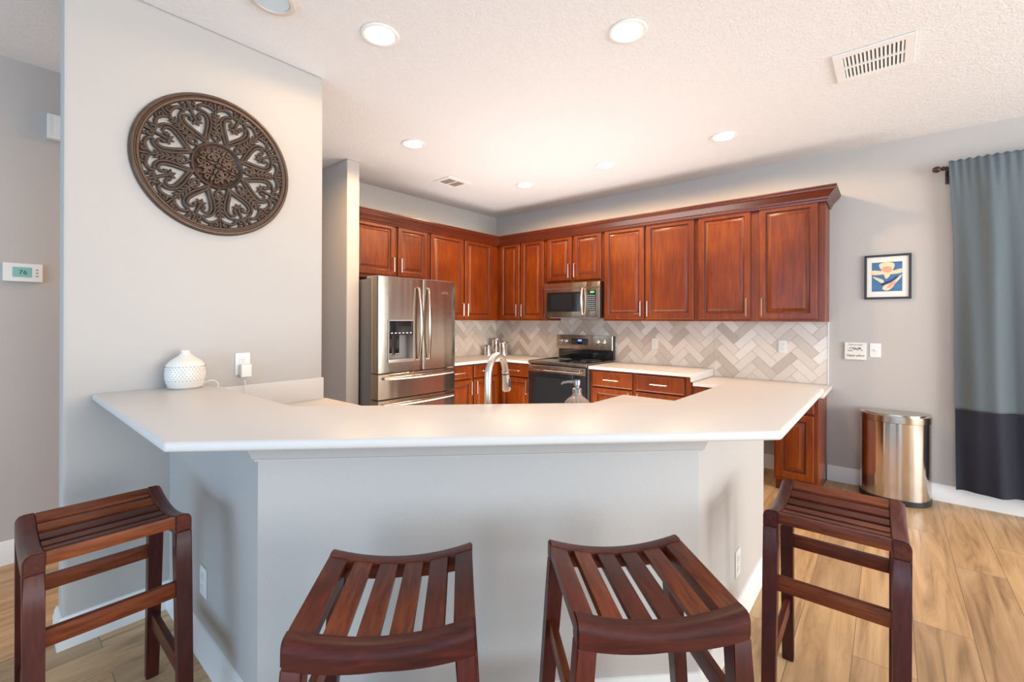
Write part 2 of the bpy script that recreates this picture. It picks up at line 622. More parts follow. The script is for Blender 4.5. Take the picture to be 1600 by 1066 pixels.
K = dict(ax=2.735, ay=-4.176, bx=3.796, by=-3.115, ey=-2.035)
bboard('baseboard_right', [(2.98, 0), (3.56, 0)])
bboard('baseboard_right_far', [(3.905, 0), (5.23, 0)])
bboard('baseboard_hall', [(XH, -9.2), (XH, -3.75)])
bboard('baseboard_stub', [(-1.2, -2.6202), (0.5454, -2.6202), (0.5454, -2.4949)])
bboard('baseboard_bar', [(XM - 0.125, -4.0), (XM - 0.125, -4.541), (XM, -4.541), (XM, K['ay']), (K['ax'], K['ay']), (K['bx'], K['by']), (K['bx'], K['ey']), (K['bx'] - 0.13, K['ey'])])
# fix order so that the profile faces the room


# knee wall below the raised bar
def knee(bm):
    t = 0.13
    s = t * 0.4142
    pts = [(XM + 0.0, K['ay']), (K['ax'], K['ay']), (K['bx'], K['by']), (K['bx'], K['ey']), (K['bx'] - t, K['ey']),
           (K['bx'] - t, K['by'] + s), (K['ax'] - s, K['ay'] + t), (XM, K['ay'] + t)]
    prism(bm, pts, 0, 1.022)


struct('wall_bar', knee, M['wall'])


def trim_bar(bm):
    # cove under the bar along the angled face, with mitred returns
    a = Vector((K['ax'], K['ay']))
    b = Vector((K['bx'], K['by']))
    prof = [(0, 0.915), (0.012, 0.915), (0.012, 0.922), (0.020, 0.926), (0.024, 0.940), (0.036, 0.962), (0.056, 0.984), (0.070, 0.992), (0.070, 1.0), (0.078, 1.004), (0.078, 1.0215), (0, 1.0215)]
    d = (b - a).normalized()
    nrm = Vector((d.y, -d.x))
    rows = []
    for p, s in ((a, -1), (b, 1)):
        rows.append([bm.verts.new((*(p + nrm * o + d * (s * o * 0.55)), z)) for o, z in prof])
    k = len(prof)
    for j in range(k):
        bm.faces.new((rows[0][j], rows[0][(j + 1) % k], rows[1][(j + 1) % k], rows[1][j]))
    bm.faces.new(rows[0])
    bm.faces.new(list(reversed(rows[1])))


struct('trim_1', trim_bar, M['wall'])


# ------------------------------------------------------------ bar top and counters
def bartop(bm):
    pts = [(XM, -4.4513), (2.8491, -4.4513), (4.0708, -3.2296), (4.0708, -2.12), (3.655, -2.12), (3.655, -2.9817), (2.6176, -4.0192), (XM, -4.0192)]
    prism(bm, pts, 1.0225, 1.052, bev=0.011, seg=3)


bar = one('bar_countertop', bartop, M['quartz'])
tag(bar, 'raised white bar countertop wrapping the corner above the grey half wall', 'countertop')


def sinkctr(bm):
    pts = [(XM, -4.04), (2.683, -4.04), (3.66, -3.063), (3.66, -2.085), (3.0, -2.085), (3.0, -2.727), (2.327, -3.40), (XM, -3.40)]
    prism(bm, pts, 0.868, 0.900, bev=0.006)


sc_ = one('sink_countertop', sinkctr, M['quartz'])
tag(sc_, 'lower white countertop on the kitchen side of the raised bar', 'countertop')
one('backsplash_lip', lambda bm: box(bm, XM, XM + 0.02, -4.018, -3.425, 0.9, 1.028, bev=0.003), M['quartz'], sc_)
cabs = empty('sink_base_cabinet', (3.0, -3.2, 0))


def sinkbase(bm):
    pts = [(XM + 0.01, -4.035), (2.685, -4.035), (3.655, -3.065), (3.655, -2.10), (3.03, -2.10), (3.03, -2.74), (2.34, -3.43), (XM + 0.01, -3.43)]
    prism(bm, [(x - 3.0, y + 3.2) for x, y in pts], 0.10, 0.866)


one('body', sinkbase, M['cherry'], cabs)
pts_toe = [(XM + 0.03, -4.03), (2.68, -4.03), (3.65, -3.06), (3.65, -2.12), (3.09, -2.12), (3.09, -2.76), (2.37, -3.49), (XM + 0.03, -3.49)]
one('toe_kick', lambda bm: prism(bm, [(x - 3.0, y + 3.2) for x, y in pts_toe], 0, 0.10), M['cherry_dark'], cabs)
tag(cabs, 'cherry base cabinet run hidden below the sink side counter behind the bar', 'cabinet')


def ctrL(bm):
    prism(bm, [(0.002, -1.53), (0.645, -1.53), (0.645, -0.645), (1.118, -0.645), (1.118, -0.002), (0.002, -0.002)], 0.868, 0.90, bev=0.006)


o = one('corner_countertop', ctrL, M['quartz'])
tag(o, 'white corner countertop between refrigerator and stove under the canisters', 'countertop')


def ctrR(bm):
    box(bm, 1.895, 2.965, -0.645, -0.002, 0.868, 0.90, bev=0.006)
    box(bm, 2.945, 2.965, -0.640, -0.004, 0.826, 0.87)


o = one('range_side_countertop', ctrR, M['quartz'])
tag(o, 'white countertop right of the stove above two cherry drawers', 'countertop')
o = one('desk_countertop', lambda bm: box(bm, 2.9665, 3.937, -0.645, -0.002, 0.792, 0.8243, bev=0.006), M['quartz'])
tag(o, 'lower white desk height countertop at the right end of the wall run', 'countertop')


# ------------------------------------------------------------ cabinets
def panel_rings(bm, x0, x1, z0, z1, yf, rings, mi=0):
    prev = None
    for q, (ins, dep) in enumerate(rings):
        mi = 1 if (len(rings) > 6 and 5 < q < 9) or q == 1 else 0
        row = [bm.verts.new((x, yf - dep, z)) for x, z in ((x0 + ins, z0 + ins), (x1 - ins, z0 + ins), (x1 - ins, z1 - ins), (x0 + ins, z1 - ins))]
        if prev:
            for k in range(4):
                bm.faces.new((prev[k], prev[(k + 1) % 4], row[(k + 1) % 4], row[k])).material_index = mi
        else:
            bm.faces.new(list(reversed(row))).material_index = mi
        prev = row
    bm.faces.new(prev).material_index = 0


DOOR = [(0, 0), (0, 0.015), (0.003, 0.019), (0.007, 0.021), (0.050, 0.021), (0.053, 0.017), (0.056, 0.0085), (0.063, 0.0065), (0.067, 0.0075), (0.092, 0.0175), (0.095, 0.0195)]
DRAW = [(0, 0), (0, 0.014), (0.004, 0.018), (0.012, 0.021)]


def pull(parent, x, y, z, ln, vertical):
    """slim bow-free bar pull with two posts; its front stands off the panel"""
    def f(bm):
        h = ln / 2
        if vertical:
            pts = [(x, y, z - h), (x, y - 0.026, z - h), (x, y - 0.031, z - h + 0.005), (x, y - 0.031, z + h - 0.005), (x, y - 0.026, z + h), (x, y, z + h)]
        else:
            pts = [(x - h, y, z), (x - h, y - 0.026, z), (x - h + 0.005, y - 0.031, z), (x + h - 0.005, y - 0.031, z), (x + h, y - 0.026, z), (x + h, y, z)]
        tube(bm, pts, 0.0048, 8, up=(1, 0, 0) if vertical else (0, 0, 1))
    return one('handle', f, M['nickel'], parent)


def cabinet(name, label, loc, rz, w, depth, z0, z1, doors=(), drawers=(), toe=False, group=None, overhang=0.0):
    """local x along the wall, local -y faces the room.  doors: (x0, x1, z0, z1, handle_x, handle_z)"""
    t = empty(name, loc, rz)
    tag(t, label, 'cabinet', group)

    def body(bm):
        box(bm, 0.001, w - 0.001, -depth + 0.001, -0.001, z0, z1, bev=0.0015, seg=1)
    one('body', body, M['cherry'], t)
    if toe:
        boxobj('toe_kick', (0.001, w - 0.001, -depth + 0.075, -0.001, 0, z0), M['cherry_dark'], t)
    for (a, b, c, d, hx, hz) in doors:
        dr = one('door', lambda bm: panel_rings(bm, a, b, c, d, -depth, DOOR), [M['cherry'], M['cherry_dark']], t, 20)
        if hx is not None:
            pull(dr, hx, -depth - 0.020, hz, 0.155, True)
    for (a, b, c, d) in drawers:
        dr = one('drawer', lambda bm: panel_rings(bm, a, b, c, d, -depth, DRAW), [M['cherry'], M['cherry_dark']], t, 20)
        pull(dr, (a + b) / 2, -depth - 0.020, (c + d) / 2, 0.165, False)
    return t


UB, UT = 1.374, 2.40
ZD0, ZD1 = 1.392, 2.372
ZH = 1.50
D = 0.33
# uppers on the stove wall
cabinet('wall_cabinet', 'tall cherry upper cabinet with two narrow doors between the corner and microwave', (0.335, 0, 0), 0, 0.785, D, UB, UT,
        [(0.055, 0.377, ZD0, ZD1, 0.350, ZH), (0.407, 0.757, ZD0, ZD1, 0.435, ZH)], group='upper cabinets')
cabinet('wall_cabinet', 'short cherry upper cabinet with two doors directly above the microwave', (1.12, 0, 0), 0, 0.780, D, 1.812, UT,
        [(0.025, 0.372, 1.84, ZD1, 0.345, 1.955), (0.398, 0.757, 1.84, ZD1, 0.424, 1.955)], group='upper cabinets')
cabinet('wall_cabinet', 'tall cherry upper cabinet right of microwave with two bright orange lit doors', (1.90, 0, 0), 0, 1.0, D, UB, UT,
        [(0.018, 0.474, ZD0, ZD1, 0.447, ZH), (0.493, 0.977, ZD0, ZD1, 0.52, ZH)], group='upper cabinets')
cabinet('wall_cabinet', 'tall cherry upper cabinet at the right end with the widest two doors', (2.90, 0, 0), 0, 1.015, D, UB, UT,
        [(0.020, 0.467, ZD0, ZD1, 0.440, ZH), (0.535, 0.965, ZD0, ZD1, 0.562, ZH)], group='upper cabinets')
# uppers on the refrigerator wall (local x runs along world +y)
cabinet('wall_cabinet', 'short cherry upper cabinet with two doors above the refrigerator', (0, -2.4949, 0), R(90), 0.985, D, 1.80, UT,
        [(0.045, 0.532, 1.835, ZD1, 0.505, 1.95), (0.570, 0.968, 1.835, ZD1, 0.597, 1.95)], group='upper cabinets')
cabinet('wall_cabinet', 'tall cherry upper cabinet with two doors between refrigerator and corner', (0, -1.509, 0), R(90), 1.173, D, UB, UT,
        [(0.027, 0.540, ZD0, ZD1, 0.513, ZH), (0.560, 1.045, ZD0, ZD1, 0.587, ZH)], group='upper cabinets')
o = one('corner_filler', lambda bm: box(bm, 0.001, 0.333, -0.333, -0.001, UB, UT), M['cherry'])
tag(o, 'cherry corner block joining the two rows of upper cabinets', 'cabinet')

# crown moulding on top of the uppers
CR = [(0, 2.352), (0.010, 2.352), (0.012, 2.366), (0.020, 2.374), (0.022, 2.386), (0.034, 2.402), (0.052, 2.418), (0.060, 2.430), (0.068, 2.434), (0.070, 2.450), (0.078, 2.454), (0.078, 2.466), (0, 2.466)]


def crown(bm):
    f = D + 0.0215
    sweep(bm, [(f, -2.4935), (f, -f), (3.917, -f), (3.917, -0.002)], CR)
    box(bm, 0.002, f, -2.4935, -0.002, 2.401, 2.43)
    box(bm, f, 3.917, -f, -0.002, 2.401, 2.43)


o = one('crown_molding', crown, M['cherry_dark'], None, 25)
tag(o, 'stepped dark cherry crown molding running along the top of all upper cabinets', 'molding')

# base cabinets
cabinet('base_cabinet', 'cherry base cabinet between refrigerator and corner with drawers over doors', (0, -1.525, 0), R(90), 0.905, 0.60, 0.10, 0.866,
        [(0.02, 0.432, 0.13, 0.690, 0.405, 0.59), (0.468, 0.88, 0.13, 0.690, 0.495, 0.59)], [(0.02, 0.432, 0.705, 0.850), (0.468, 0.88, 0.705, 0.850)], True, 'base cabinets')
o = one('corner_base_cabinet', lambda bm: prism(bm, [(0.002, -0.6195), (0.5985, -0.6195), (0.5985, -0.5985), (0.6245, -0.5985), (0.6245, -0.002), (0.002, -0.002)], 0.0, 0.866), M['cherry'])
tag(o, 'plain cherry corner base block under the counter that carries the canisters', 'cabinet')
cabinet('base_cabinet', 'narrow cherry base cabinet just left of the stove with one drawer and door', (0.625, 0, 0), 0, 0.49, 0.60, 0.10, 0.866,
        [(0.03, 0.465, 0.13, 0.690, 0.437, 0.59)], [(0.03, 0.465, 0.705, 0.850)], True, 'base cabinets')
one_ = cabinet('base_cabinet', 'cherry base cabinet right of the stove with two side by side drawers', (1.897, 0, 0), 0, 1.046, 0.60, 0.10, 0.866,
               [(0.03, 0.478, 0.13, 0.678, 0.45, 0.58), (0.515, 0.985, 0.13, 0.678, 0.543, 0.58)], [(0.03, 0.478, 0.692, 0.848), (0.515, 0.985, 0.692, 0.848)], True, 'base cabinets')
cabinet('base_cabinet', 'slim cherry end cabinet with raised panel door below the desk counter', (3.60, 0, 0), 0, 0.30, 0.60, 0.10, 0.790,
        [(0.012, 0.272, 0.125, 0.640, 0.035, 0.545)], [(0.012, 0.272, 0.655, 0.780)], True, 'base cabinets')
o = empty('desk_cabinet', (2.945, 0, 0))
tag(o, 'shallow cherry drawer unit hung under the desk counter beside the end cabinet', 'cabinet')
boxobj('body', (0.002, 0.653, -0.60, -0.05, 0.68, 0.7915), M['cherry'], o)
fr = one('drawer_front', lambda bm: panel_rings(bm, 0.03, 0.62, 0.690, 0.782, -0.60, DRAW), [M['cherry'], M['cherry_dark']], o, 20)


# ------------------------------------------------------------ herringbone backsplash
def clip(poly, inside, inter):
    out = []
    for i in range(len(poly)):
        a, b = poly[i], poly[(i + 1) % len(poly)]
        ia, ib = inside(a), inside(b)
        if ia:
            out.append(a)
        if ia != ib:
            out.append(inter(a, b))
    return out


def clip_rect(poly, x0, x1, z0, z1):
    for ax, v, s in ((0, x0, 1), (0, x1, -1), (1, z0, 1), (1, z1, -1)):
        def ins(p): return (p[ax] - v) * s >= 0
        def itr(a, b):
            t = (v - a[ax]) / (b[ax] - a[ax])
            return (a[0] + t * (b[0] - a[0]), a[1] + t * (b[1] - a[1]))
        poly = clip(poly, ins, itr)
        if len(poly) < 3:
            return []
    return poly


def herring(bm, rects, place, seed):
    W, n = 0.0755, 3
    g = 0.0010
    rr = random.Random(seed)
    ca = math.sqrt(0.5)
    wts = [0] * 7 + [1] * 5 + [2] * 4 + [3] * 3 + [4] * 2
    X1 = max(r[1] for r in rects)
    for i in range(-30, 90):
        for j in range(-70, 70):
            k = (i - j) % (2 * n)
            if k == 0:
                q = (i * W, j * W, (i + n) * W, (j + 1) * W)
            elif k == 2 * n - 1:
                q = (i * W, j * W, (i + 1) * W, (j + n) * W)
            else:
                continue
            c = rr.choice(wts)
            a, b, cc, d = q[0] + g, q[1] + g, q[2] - g, q[3] - g
            poly = [((x - z) * ca, (x + z) * ca + 0.35) for x, z in ((a, b), (cc, b), (cc, d), (a, d))]
            if max(p[0] for p in poly) < -0.1 or min(p[0] for p in poly) > X1 + 0.1:
                continue
            for (x0, x1, z0, z1) in rects:
                pl = clip_rect(poly, x0, x1, z0, z1)
                if len(pl) < 3:
                    continue
                cx = sum(p[0] for p in pl) / len(pl)
                cz = sum(p[1] for p in pl) / len(pl)
                if abs(sum(pl[m][0] * pl[(m + 1) % len(pl)][1] - pl[(m + 1) % len(pl)][0] * pl[m][1] for m in range(len(pl)))) < 2e-5:
                    continue
                lo = [bm.verts.new(place(x, 0.004, z)) for x, z in pl]
                hi = [bm.verts.new(place(cx + (x - cx) * 0.985, 0.0085, cz + (z - cz) * 0.985)) for x, z in pl]
                for m in range(len(pl)):
                    bm.faces.new((lo[m], lo[(m + 1) % len(pl)], hi[(m + 1) % len(pl)], hi[m])).material_index = c
                bm.faces.new(hi).material_index = c
    for (x0, x1, z0, z1) in rects:
        v = [bm.verts.new(place(x, 0.0045, z)) for x, z in ((x0, z0), (x1, z0), (x1, z1), (x0, z1))]
        bm.faces.new(v).material_index = 5
        v2 = [bm.verts.new(place(x, 0.0, z)) for x, z in ((x0, z0), (x1, z0), (x1, z1), (x0, z1))]
        for m in range(4):
            bm.faces.new((v[m], v2[m], v2[(m + 1) % 4], v[(m + 1) % 4])).material_index = 5


TM = [M['tile_%d' % i] for i in range(5)] + [M['grout']]
bs = one('backsplash', lambda bm: herring(bm, [(0.0, 1.118, 0.90, UB), (1.118, 1.895, 0.90, 1.45), (1.895, 2.967, 0.90, UB), (2.967, 3.905, 0.8245, UB)], lambda x, d, z: (x, -d, z), 3), TM, None, 20)
bs['kind'] = 'structure'
bs.name = 'trim_2'
tl = one('trim_3', lambda bm: herring(bm, [(0.0, 1.50, 0.90, UB)], lambda x, d, z: (d, -x, z), 5), TM, None, 20)
tl['kind'] = 'structure'
struct('trim_4', lambda bm: box(bm, 3.905, 3.913, -0.012, 0, 0.8245, UB - 0.001), M['white_trim'])


# ------------------------------------------------------------ refrigerator  (local x = world +y, local -y = world +x)
FR = empty('refrigerator', (0, -2.485, 0), R(90))
tag(FR, 'stainless french door refrigerator with ice dispenser beside the wall stub', 'refrigerator')
FW = 0.925
boxobj('body', (0.012, FW - 0.012, -0.715, -0.03, 0.02, 1.752), M['steel_side'], FR, 0.006)


def curved_panel(bm, x0, x1, z0, z1, cut=None, bulge=0.012, yb=-0.725, yf=-0.843):
    """door slab with a slightly bowed front and rounded edges"""
    def front(x):
        u = (x - FW / 2) / (FW / 2)
        return yf - bulge * (1 - u * u)
    n = 14
    xs = [x0 + (x1 - x0) * i / n for i in range(n + 1)]
    zs = [z0, z0 + 0.004, z1 - 0.004, z1]
    if cut:
        for c in (cut[0], cut[1]):
            xs.append(c)
        xs = sorted(set(round(x, 5) for x in xs))
        zs = sorted(zs + [cut[2], cut[3]])
    grid = {}
    for i, x in enumerate(xs):
        for j, z in enumerate(zs):
            e = 0.0
            if i in (0, len(xs) - 1):
                e += 0.006
            if j in (0, len(zs) - 1):
                e += 0.004
            grid[i, j] = bm.verts.new((x, front(x) + e, z))
    for i in range(len(xs) - 1):
        for j in range(len(zs) - 1):
            xm, zm = (xs[i] + xs[i + 1]) / 2, (zs[j] + zs[j + 1]) / 2
            if cut and cut[0] < xm < cut[1] and cut[2] < zm < cut[3]:
                continue
            bm.faces.new((grid[i, j], grid[i + 1, j], grid[i + 1, j + 1], grid[i, j + 1]))
    back = {}
    N, Mz = len(xs) - 1, len(zs) - 1
    per = [(i, 0) for i in range(N)] + [(N, j) for j in range(Mz)] + [(i, Mz) for i in range(N, 0, -1)] + [(0, j) for j in range(Mz, 0, -1)]
    bv = [bm.verts.new((xs[i], yb, zs[j])) for i, j in per]
    for k in range(len(per)):
        k2 = (k + 1) % len(per)
        bm.faces.new((grid[per[k]], bv[k], bv[k2], grid[per[k2]]))
    bm.faces.new(bv)


def bow_handle(bm, p0, p1, out, side=(0, 0, 0), r=0.013, n=18, flat=1.0):
    """arched handle: leaves the surface at both ends and bows outwards"""
    p0, p1, out, side = Vector(p0), Vector(p1), Vector(out), Vector(side)
    pts, rad = [], []
    for i in range(n + 1):
        t = i / n
        s = math.sin(PI * t)
        pts.append(p0.lerp(p1, t) + out * (0.45 + 0.55 * s) + side * s)
        rad.append(r * (0.85 + 0.25 * s))
    pts = [p0] + pts + [p1]
    rad = [r * 0.8] + rad + [r * 0.8]
    tube(bm, pts, rad, 12, up=tuple(out.normalized()), flat=flat)


DC = (0.098, 0.380, 0.992, 1.372)
dl = one('door', lambda bm: curved_panel(bm, 0.004, 0.484, 0.893, 1.772, DC), M['steel'], FR, 30)
dr_ = one('door', lambda bm: curved_panel(bm, 0.489, 0.921, 0.893, 1.772), M['steel'], FR, 30)
w1 = one('freezer_drawer', lambda bm: curved_panel(bm, 0.004, 0.921, 0.655, 0.883), M['steel'], FR, 30)
w2 = one('freezer_drawer', lambda bm: curved_panel(bm, 0.004, 0.921, 0.075, 0.645), M['steel'], FR, 30)
boxobj('gasket', (0.010, FW - 0.010, -0.7245, -0.7155, 0.08, 1.765), M['dark_grey'], FR)
one('handle', lambda bm: bow_handle(bm, (0.425, -0.853, 1.000), (0.425, -0.853, 1.680), (0, -0.055, 0), (0.010, 0, 0), 0.0175, flat=0.55), M['steel'], dl)
one('handle', lambda bm: bow_handle(bm, (0.545, -0.855, 1.000), (0.545, -0.855, 1.680), (0, -0.055, 0), (-0.010, 0, 0), 0.0175, flat=0.55), M['steel'], dr_)
one('handle', lambda bm: bow_handle(bm, (0.05, -0.846, 0.845), (0.875, -0.846, 0.845), (0, -0.045, 0), (0, 0, 0), 0.016, flat=0.7), M['steel'], w1)
one('handle', lambda bm: bow_handle(bm, (0.05, -0.846, 0.605), (0.875, -0.846, 0.605), (0, -0.045, 0), (0, 0, 0), 0.016, flat=0.7), M['steel'], w2)


def disp(bm):
    x0, x1, z0, z1 = DC
    yo, yi = -0.856, -0.745
    # recess walls
    box(bm, x0, x1, yi, yi + 0.01, z0, z1)
    box(bm, x0 - 0.004, x0 + 0.006, yo, yi, z0, z1)
    box(bm, x1 - 0.006, x1 + 0.004, yo, yi, z0, z1)
    box(bm, x0, x1, yo, yi, z1 - 0.006, z1 + 0.004)


dp = one('dispenser', disp, M['mid_grey'], dl)
boxobj('control_panel', (DC[0] + 0.006, DC[1] - 0.006, -0.852, -0.76, 1.235, DC[3] - 0.006), M['black_glass'], dp, 0.003)
one('tray', lambda bm: (box(bm, DC[0] - 0.004, DC[1] + 0.004, -0.862, -0.746, DC[2] - 0.004, DC[2] + 0.022, bev=0.003)), M['nickel'], dp)


def paddles(bm):
    for px in (0.150, 0.235):
        box(bm, px - 0.026, px + 0.026, -0.80, -0.785, 1.06, 1.22, bev=0.004)


one('paddle', lambda bm: box(bm, 0.122, 0.172, -0.800, -0.785, 1.05, 1.232, bev=0.004), M['black_glass'], dp)
one('paddle', lambda bm: box(bm, 0.205, 0.255, -0.800, -0.785, 1.05, 1.232, bev=0.004), M['black_glass'], dp)
one('paddle_tip', lambda bm: box(bm, 0.126, 0.168, -0.806, -0.790, 1.05, 1.066, bev=0.003), M['chrome'], dp)
one('paddle_tip', lambda bm: box(bm, 0.209, 0.251, -0.806, -0.790, 1.05, 1.066, bev=0.003), M['chrome'], dp)


for i in range(6):
    a_ = 0.125 + i * 0.042
    one('panel_icon', lambda bm: box(bm, a_, a_ + 0.020, -0.8535, -0.852, 1.250, 1.259), M['white_plastic'], dp)


def hinge(bm, x0, x1):
    box(bm, x0, x1, -0.80, -0.62, 1.7525, 1.778, bev=0.008, seg=3)


one('hinge_cover', lambda bm: hinge(bm, 0.02, 0.10), M['mid_grey'], FR)
one('hinge_cover', lambda bm: hinge(bm, FW - 0.10, FW - 0.02), M['mid_grey'], FR)


def logo(bm):
    pts, rad = [], []
    for i in range(22):
        t = i / 21
        a = R(200) - t * R(300)
        pts.append((0.765 + 0.040 * math.cos(a), -0.8585, 1.652 + 0.013 * math.sin(a)))
        rad.append(0.0006 + 0.0028 * math.sin(PI * t))
    tube(bm, pts, rad, 6, up=(0, -1, 0), flat=0.4)


one('emblem', logo, M['chrome'], dr_)
text_obj('emblem_lettering', 'Whirlpool', 0.020, M['chrome'], dr_, (0.775, -0.8525, 1.650), (R(90), 0, 0), 0.0008)

# ------------------------------------------------------------ range  (local = world, shifted)
RG = empty('stove', (1.122, 0, 0))
tag(RG, 'stainless electric range with black glass oven door and back control panel', 'stove')
RW = 0.768
boxobj('body', (0.002, RW - 0.002, -0.640, -0.02, 0.05, 0.895), M['dark_grey'], RG, 0.003)
boxobj('cooktop', (0.0, RW, -0.668, -0.075, 0.896, 0.914), M['black_glass'], RG, 0.004)
one('cooktop_trim', lambda bm: (box(bm, -0.001, RW + 0.001, -0.678, -0.662, 0.884, 0.918, bev=0.004), box(bm, -0.001, 0.008, -0.664, -0.075, 0.9135, 0.917), box(bm, RW - 0.008, RW + 0.001, -0.664, -0.075, 0.9135, 0.917)), M['steel'], RG)


for cx, cy, r in ((0.2, -0.50, 0.11), (0.56, -0.50, 0.085), (0.2, -0.22, 0.08), (0.56, -0.22, 0.11)):
    one('burner_ring', lambda bm: lathe(bm, [(r - 0.003, 0.9142), (r, 0.9142), (r, 0.9148), (r - 0.003, 0.9148)], 40, (cx, cy, 0)), M['mid_grey'], RG)
od = one('oven_door', lambda bm: box(bm, 0.004, RW - 0.004, -0.680, -0.642, 0.20, 0.874, bev=0.005), M['black_glass'], RG)
one('door_rail', lambda bm: box(bm, 0.004, RW - 0.004, -0.685, -0.6805, 0.795, 0.872, bev=0.002), M['steel'], od)
one('handle', lambda bm: (box(bm, 0.035, RW - 0.045, -0.735, -0.716, 0.822, 0.852, bev=0.006, seg=3), box(bm, 0.05, 0.075, -0.718, -0.684, 0.827, 0.847), box(bm, RW - 0.085, RW - 0.06, -0.718, -0.684, 0.827, 0.847)), M['steel'], od)
one('door_window', lambda bm: box(bm, 0.10, RW - 0.10, -0.6825, -0.6805, 0.32, 0.74, bev=0.0008, seg=1), M['window_glass'], od)
boxobj('storage_drawer', (0.004, RW - 0.004, -0.675, -0.642, 0.06, 0.19), M['steel'], RG, 0.004)
boxobj('backguard', (0.012, RW - 0.006, -0.070, -0.012, 0.9145, 1.196), M['black_glass'], RG, 0.003)
pn = one('control_panel', lambda bm: box(bm, -0.006, RW - 0.004, -0.092, -0.0705, 1.028, 1.200, bev=0.006, seg=3), M['steel'], RG)
one('display', lambda bm: box(bm, 0.215, 0.450, -0.0945, -0.0925, 1.085, 1.155, bev=0.001, seg=1), M['black_glass'], pn)
one('clock', lambda bm: box(bm, 0.300, 0.365, -0.0955, -0.0946, 1.118, 1.150), M['blue_led'], pn)
one('clock_digits', lambda bm: [box(bm, 0.312 + k * 0.011, 0.319 + k * 0.011, -0.0962, -0.0956, 1.130, 1.142) for k in range(4)], M['cyan_led'], pn)
one('key_marking', lambda bm: [box(bm, x, x + 0.010, -0.0950, -0.0946, z, z + 0.004) for x in (0.226, 0.245, 0.264, 0.283, 0.375, 0.394, 0.413, 0.432) for z in (1.096, 1.114, 1.132)], M['mid_grey'], pn)
for kx in (0.035, 0.105, 0.555, 0.635):
    def kn(bm, kx=kx):
        lathe(bm, [(0.028, 0), (0.028, -0.006), (0.022, -0.008), (0.021, -0.026), (0.017, -0.030), (0.0, -0.030)], 24, (kx + 0.022, -0.0925, 1.118), 'y')
        box(bm, kx + 0.0185, kx + 0.0255, -0.128, -0.1225, 1.100, 1.138, bev=0.002)
    one('knob', kn, M['chrome'], pn)

# ------------------------------------------------------------ microwave
MW = empty('microwave', (1.135, 0, 1.404))
tag(MW, 'stainless over the range microwave hung between the upper cabinets', 'microwave')
boxobj('body', (0.008, 0.752, -0.375, -0.012, 0.006, 0.404), M['black'], MW, 0.003)
md = one('door', lambda bm: box(bm, 0.004, 0.587, -0.400, -0.3755, 0.004, 0.405, bev=0.005), M['steel'], MW)
one('vent_strip', lambda bm: box(bm, 0.004, 0.758, -0.403, -0.4005, 0.338, 0.345), M['dark_grey'], MW)
one('door_window', lambda bm: box(bm, 0.050, 0.515, -0.4030, -0.4005, 0.072, 0.300, bev=0.001, seg=1), M['black_glass'], md)
one('viewing_screen', lambda bm: box(bm, 0.105, 0.400, -0.4040, -0.4032, 0.100, 0.275), M['window_glass'], md)
one('handle', lambda bm: bow_handle(bm, (0.548, -0.401, 0.045), (0.548, -0.401, 0.335), (0, -0.050, 0), (0, 0, 0), 0.013, flat=0.6), M['nickel'], md)
cp = one('control_panel', lambda bm: box(bm, 0.590, 0.760, -0.400, -0.3755, 0.004, 0.405, bev=0.005), M['steel'], MW)
one('keypad', lambda bm: box(bm, 0.602, 0.712, -0.4030, -0.4005, 0.080, 0.308, bev=0.001, seg=1), M['black_glass'], cp)
one('clock', lambda bm: box(bm, 0.640, 0.690, -0.4040, -0.4032, 0.280, 0.298), M['green_led'], cp)
one('keys', lambda bm: [box(bm, 0.612 + i * 0.0235, 0.627 + i * 0.0235, -0.4038, -0.4032, 0.092 + j * 0.022, 0.100 + j * 0.022) for i in range(4) for j in range(8)], M['mid_grey'], cp)
one('grease_filter', lambda bm: box(bm, 0.06, 0.70, -0.36, -0.05, -0.002, 0.0055), M['mid_grey'], MW)


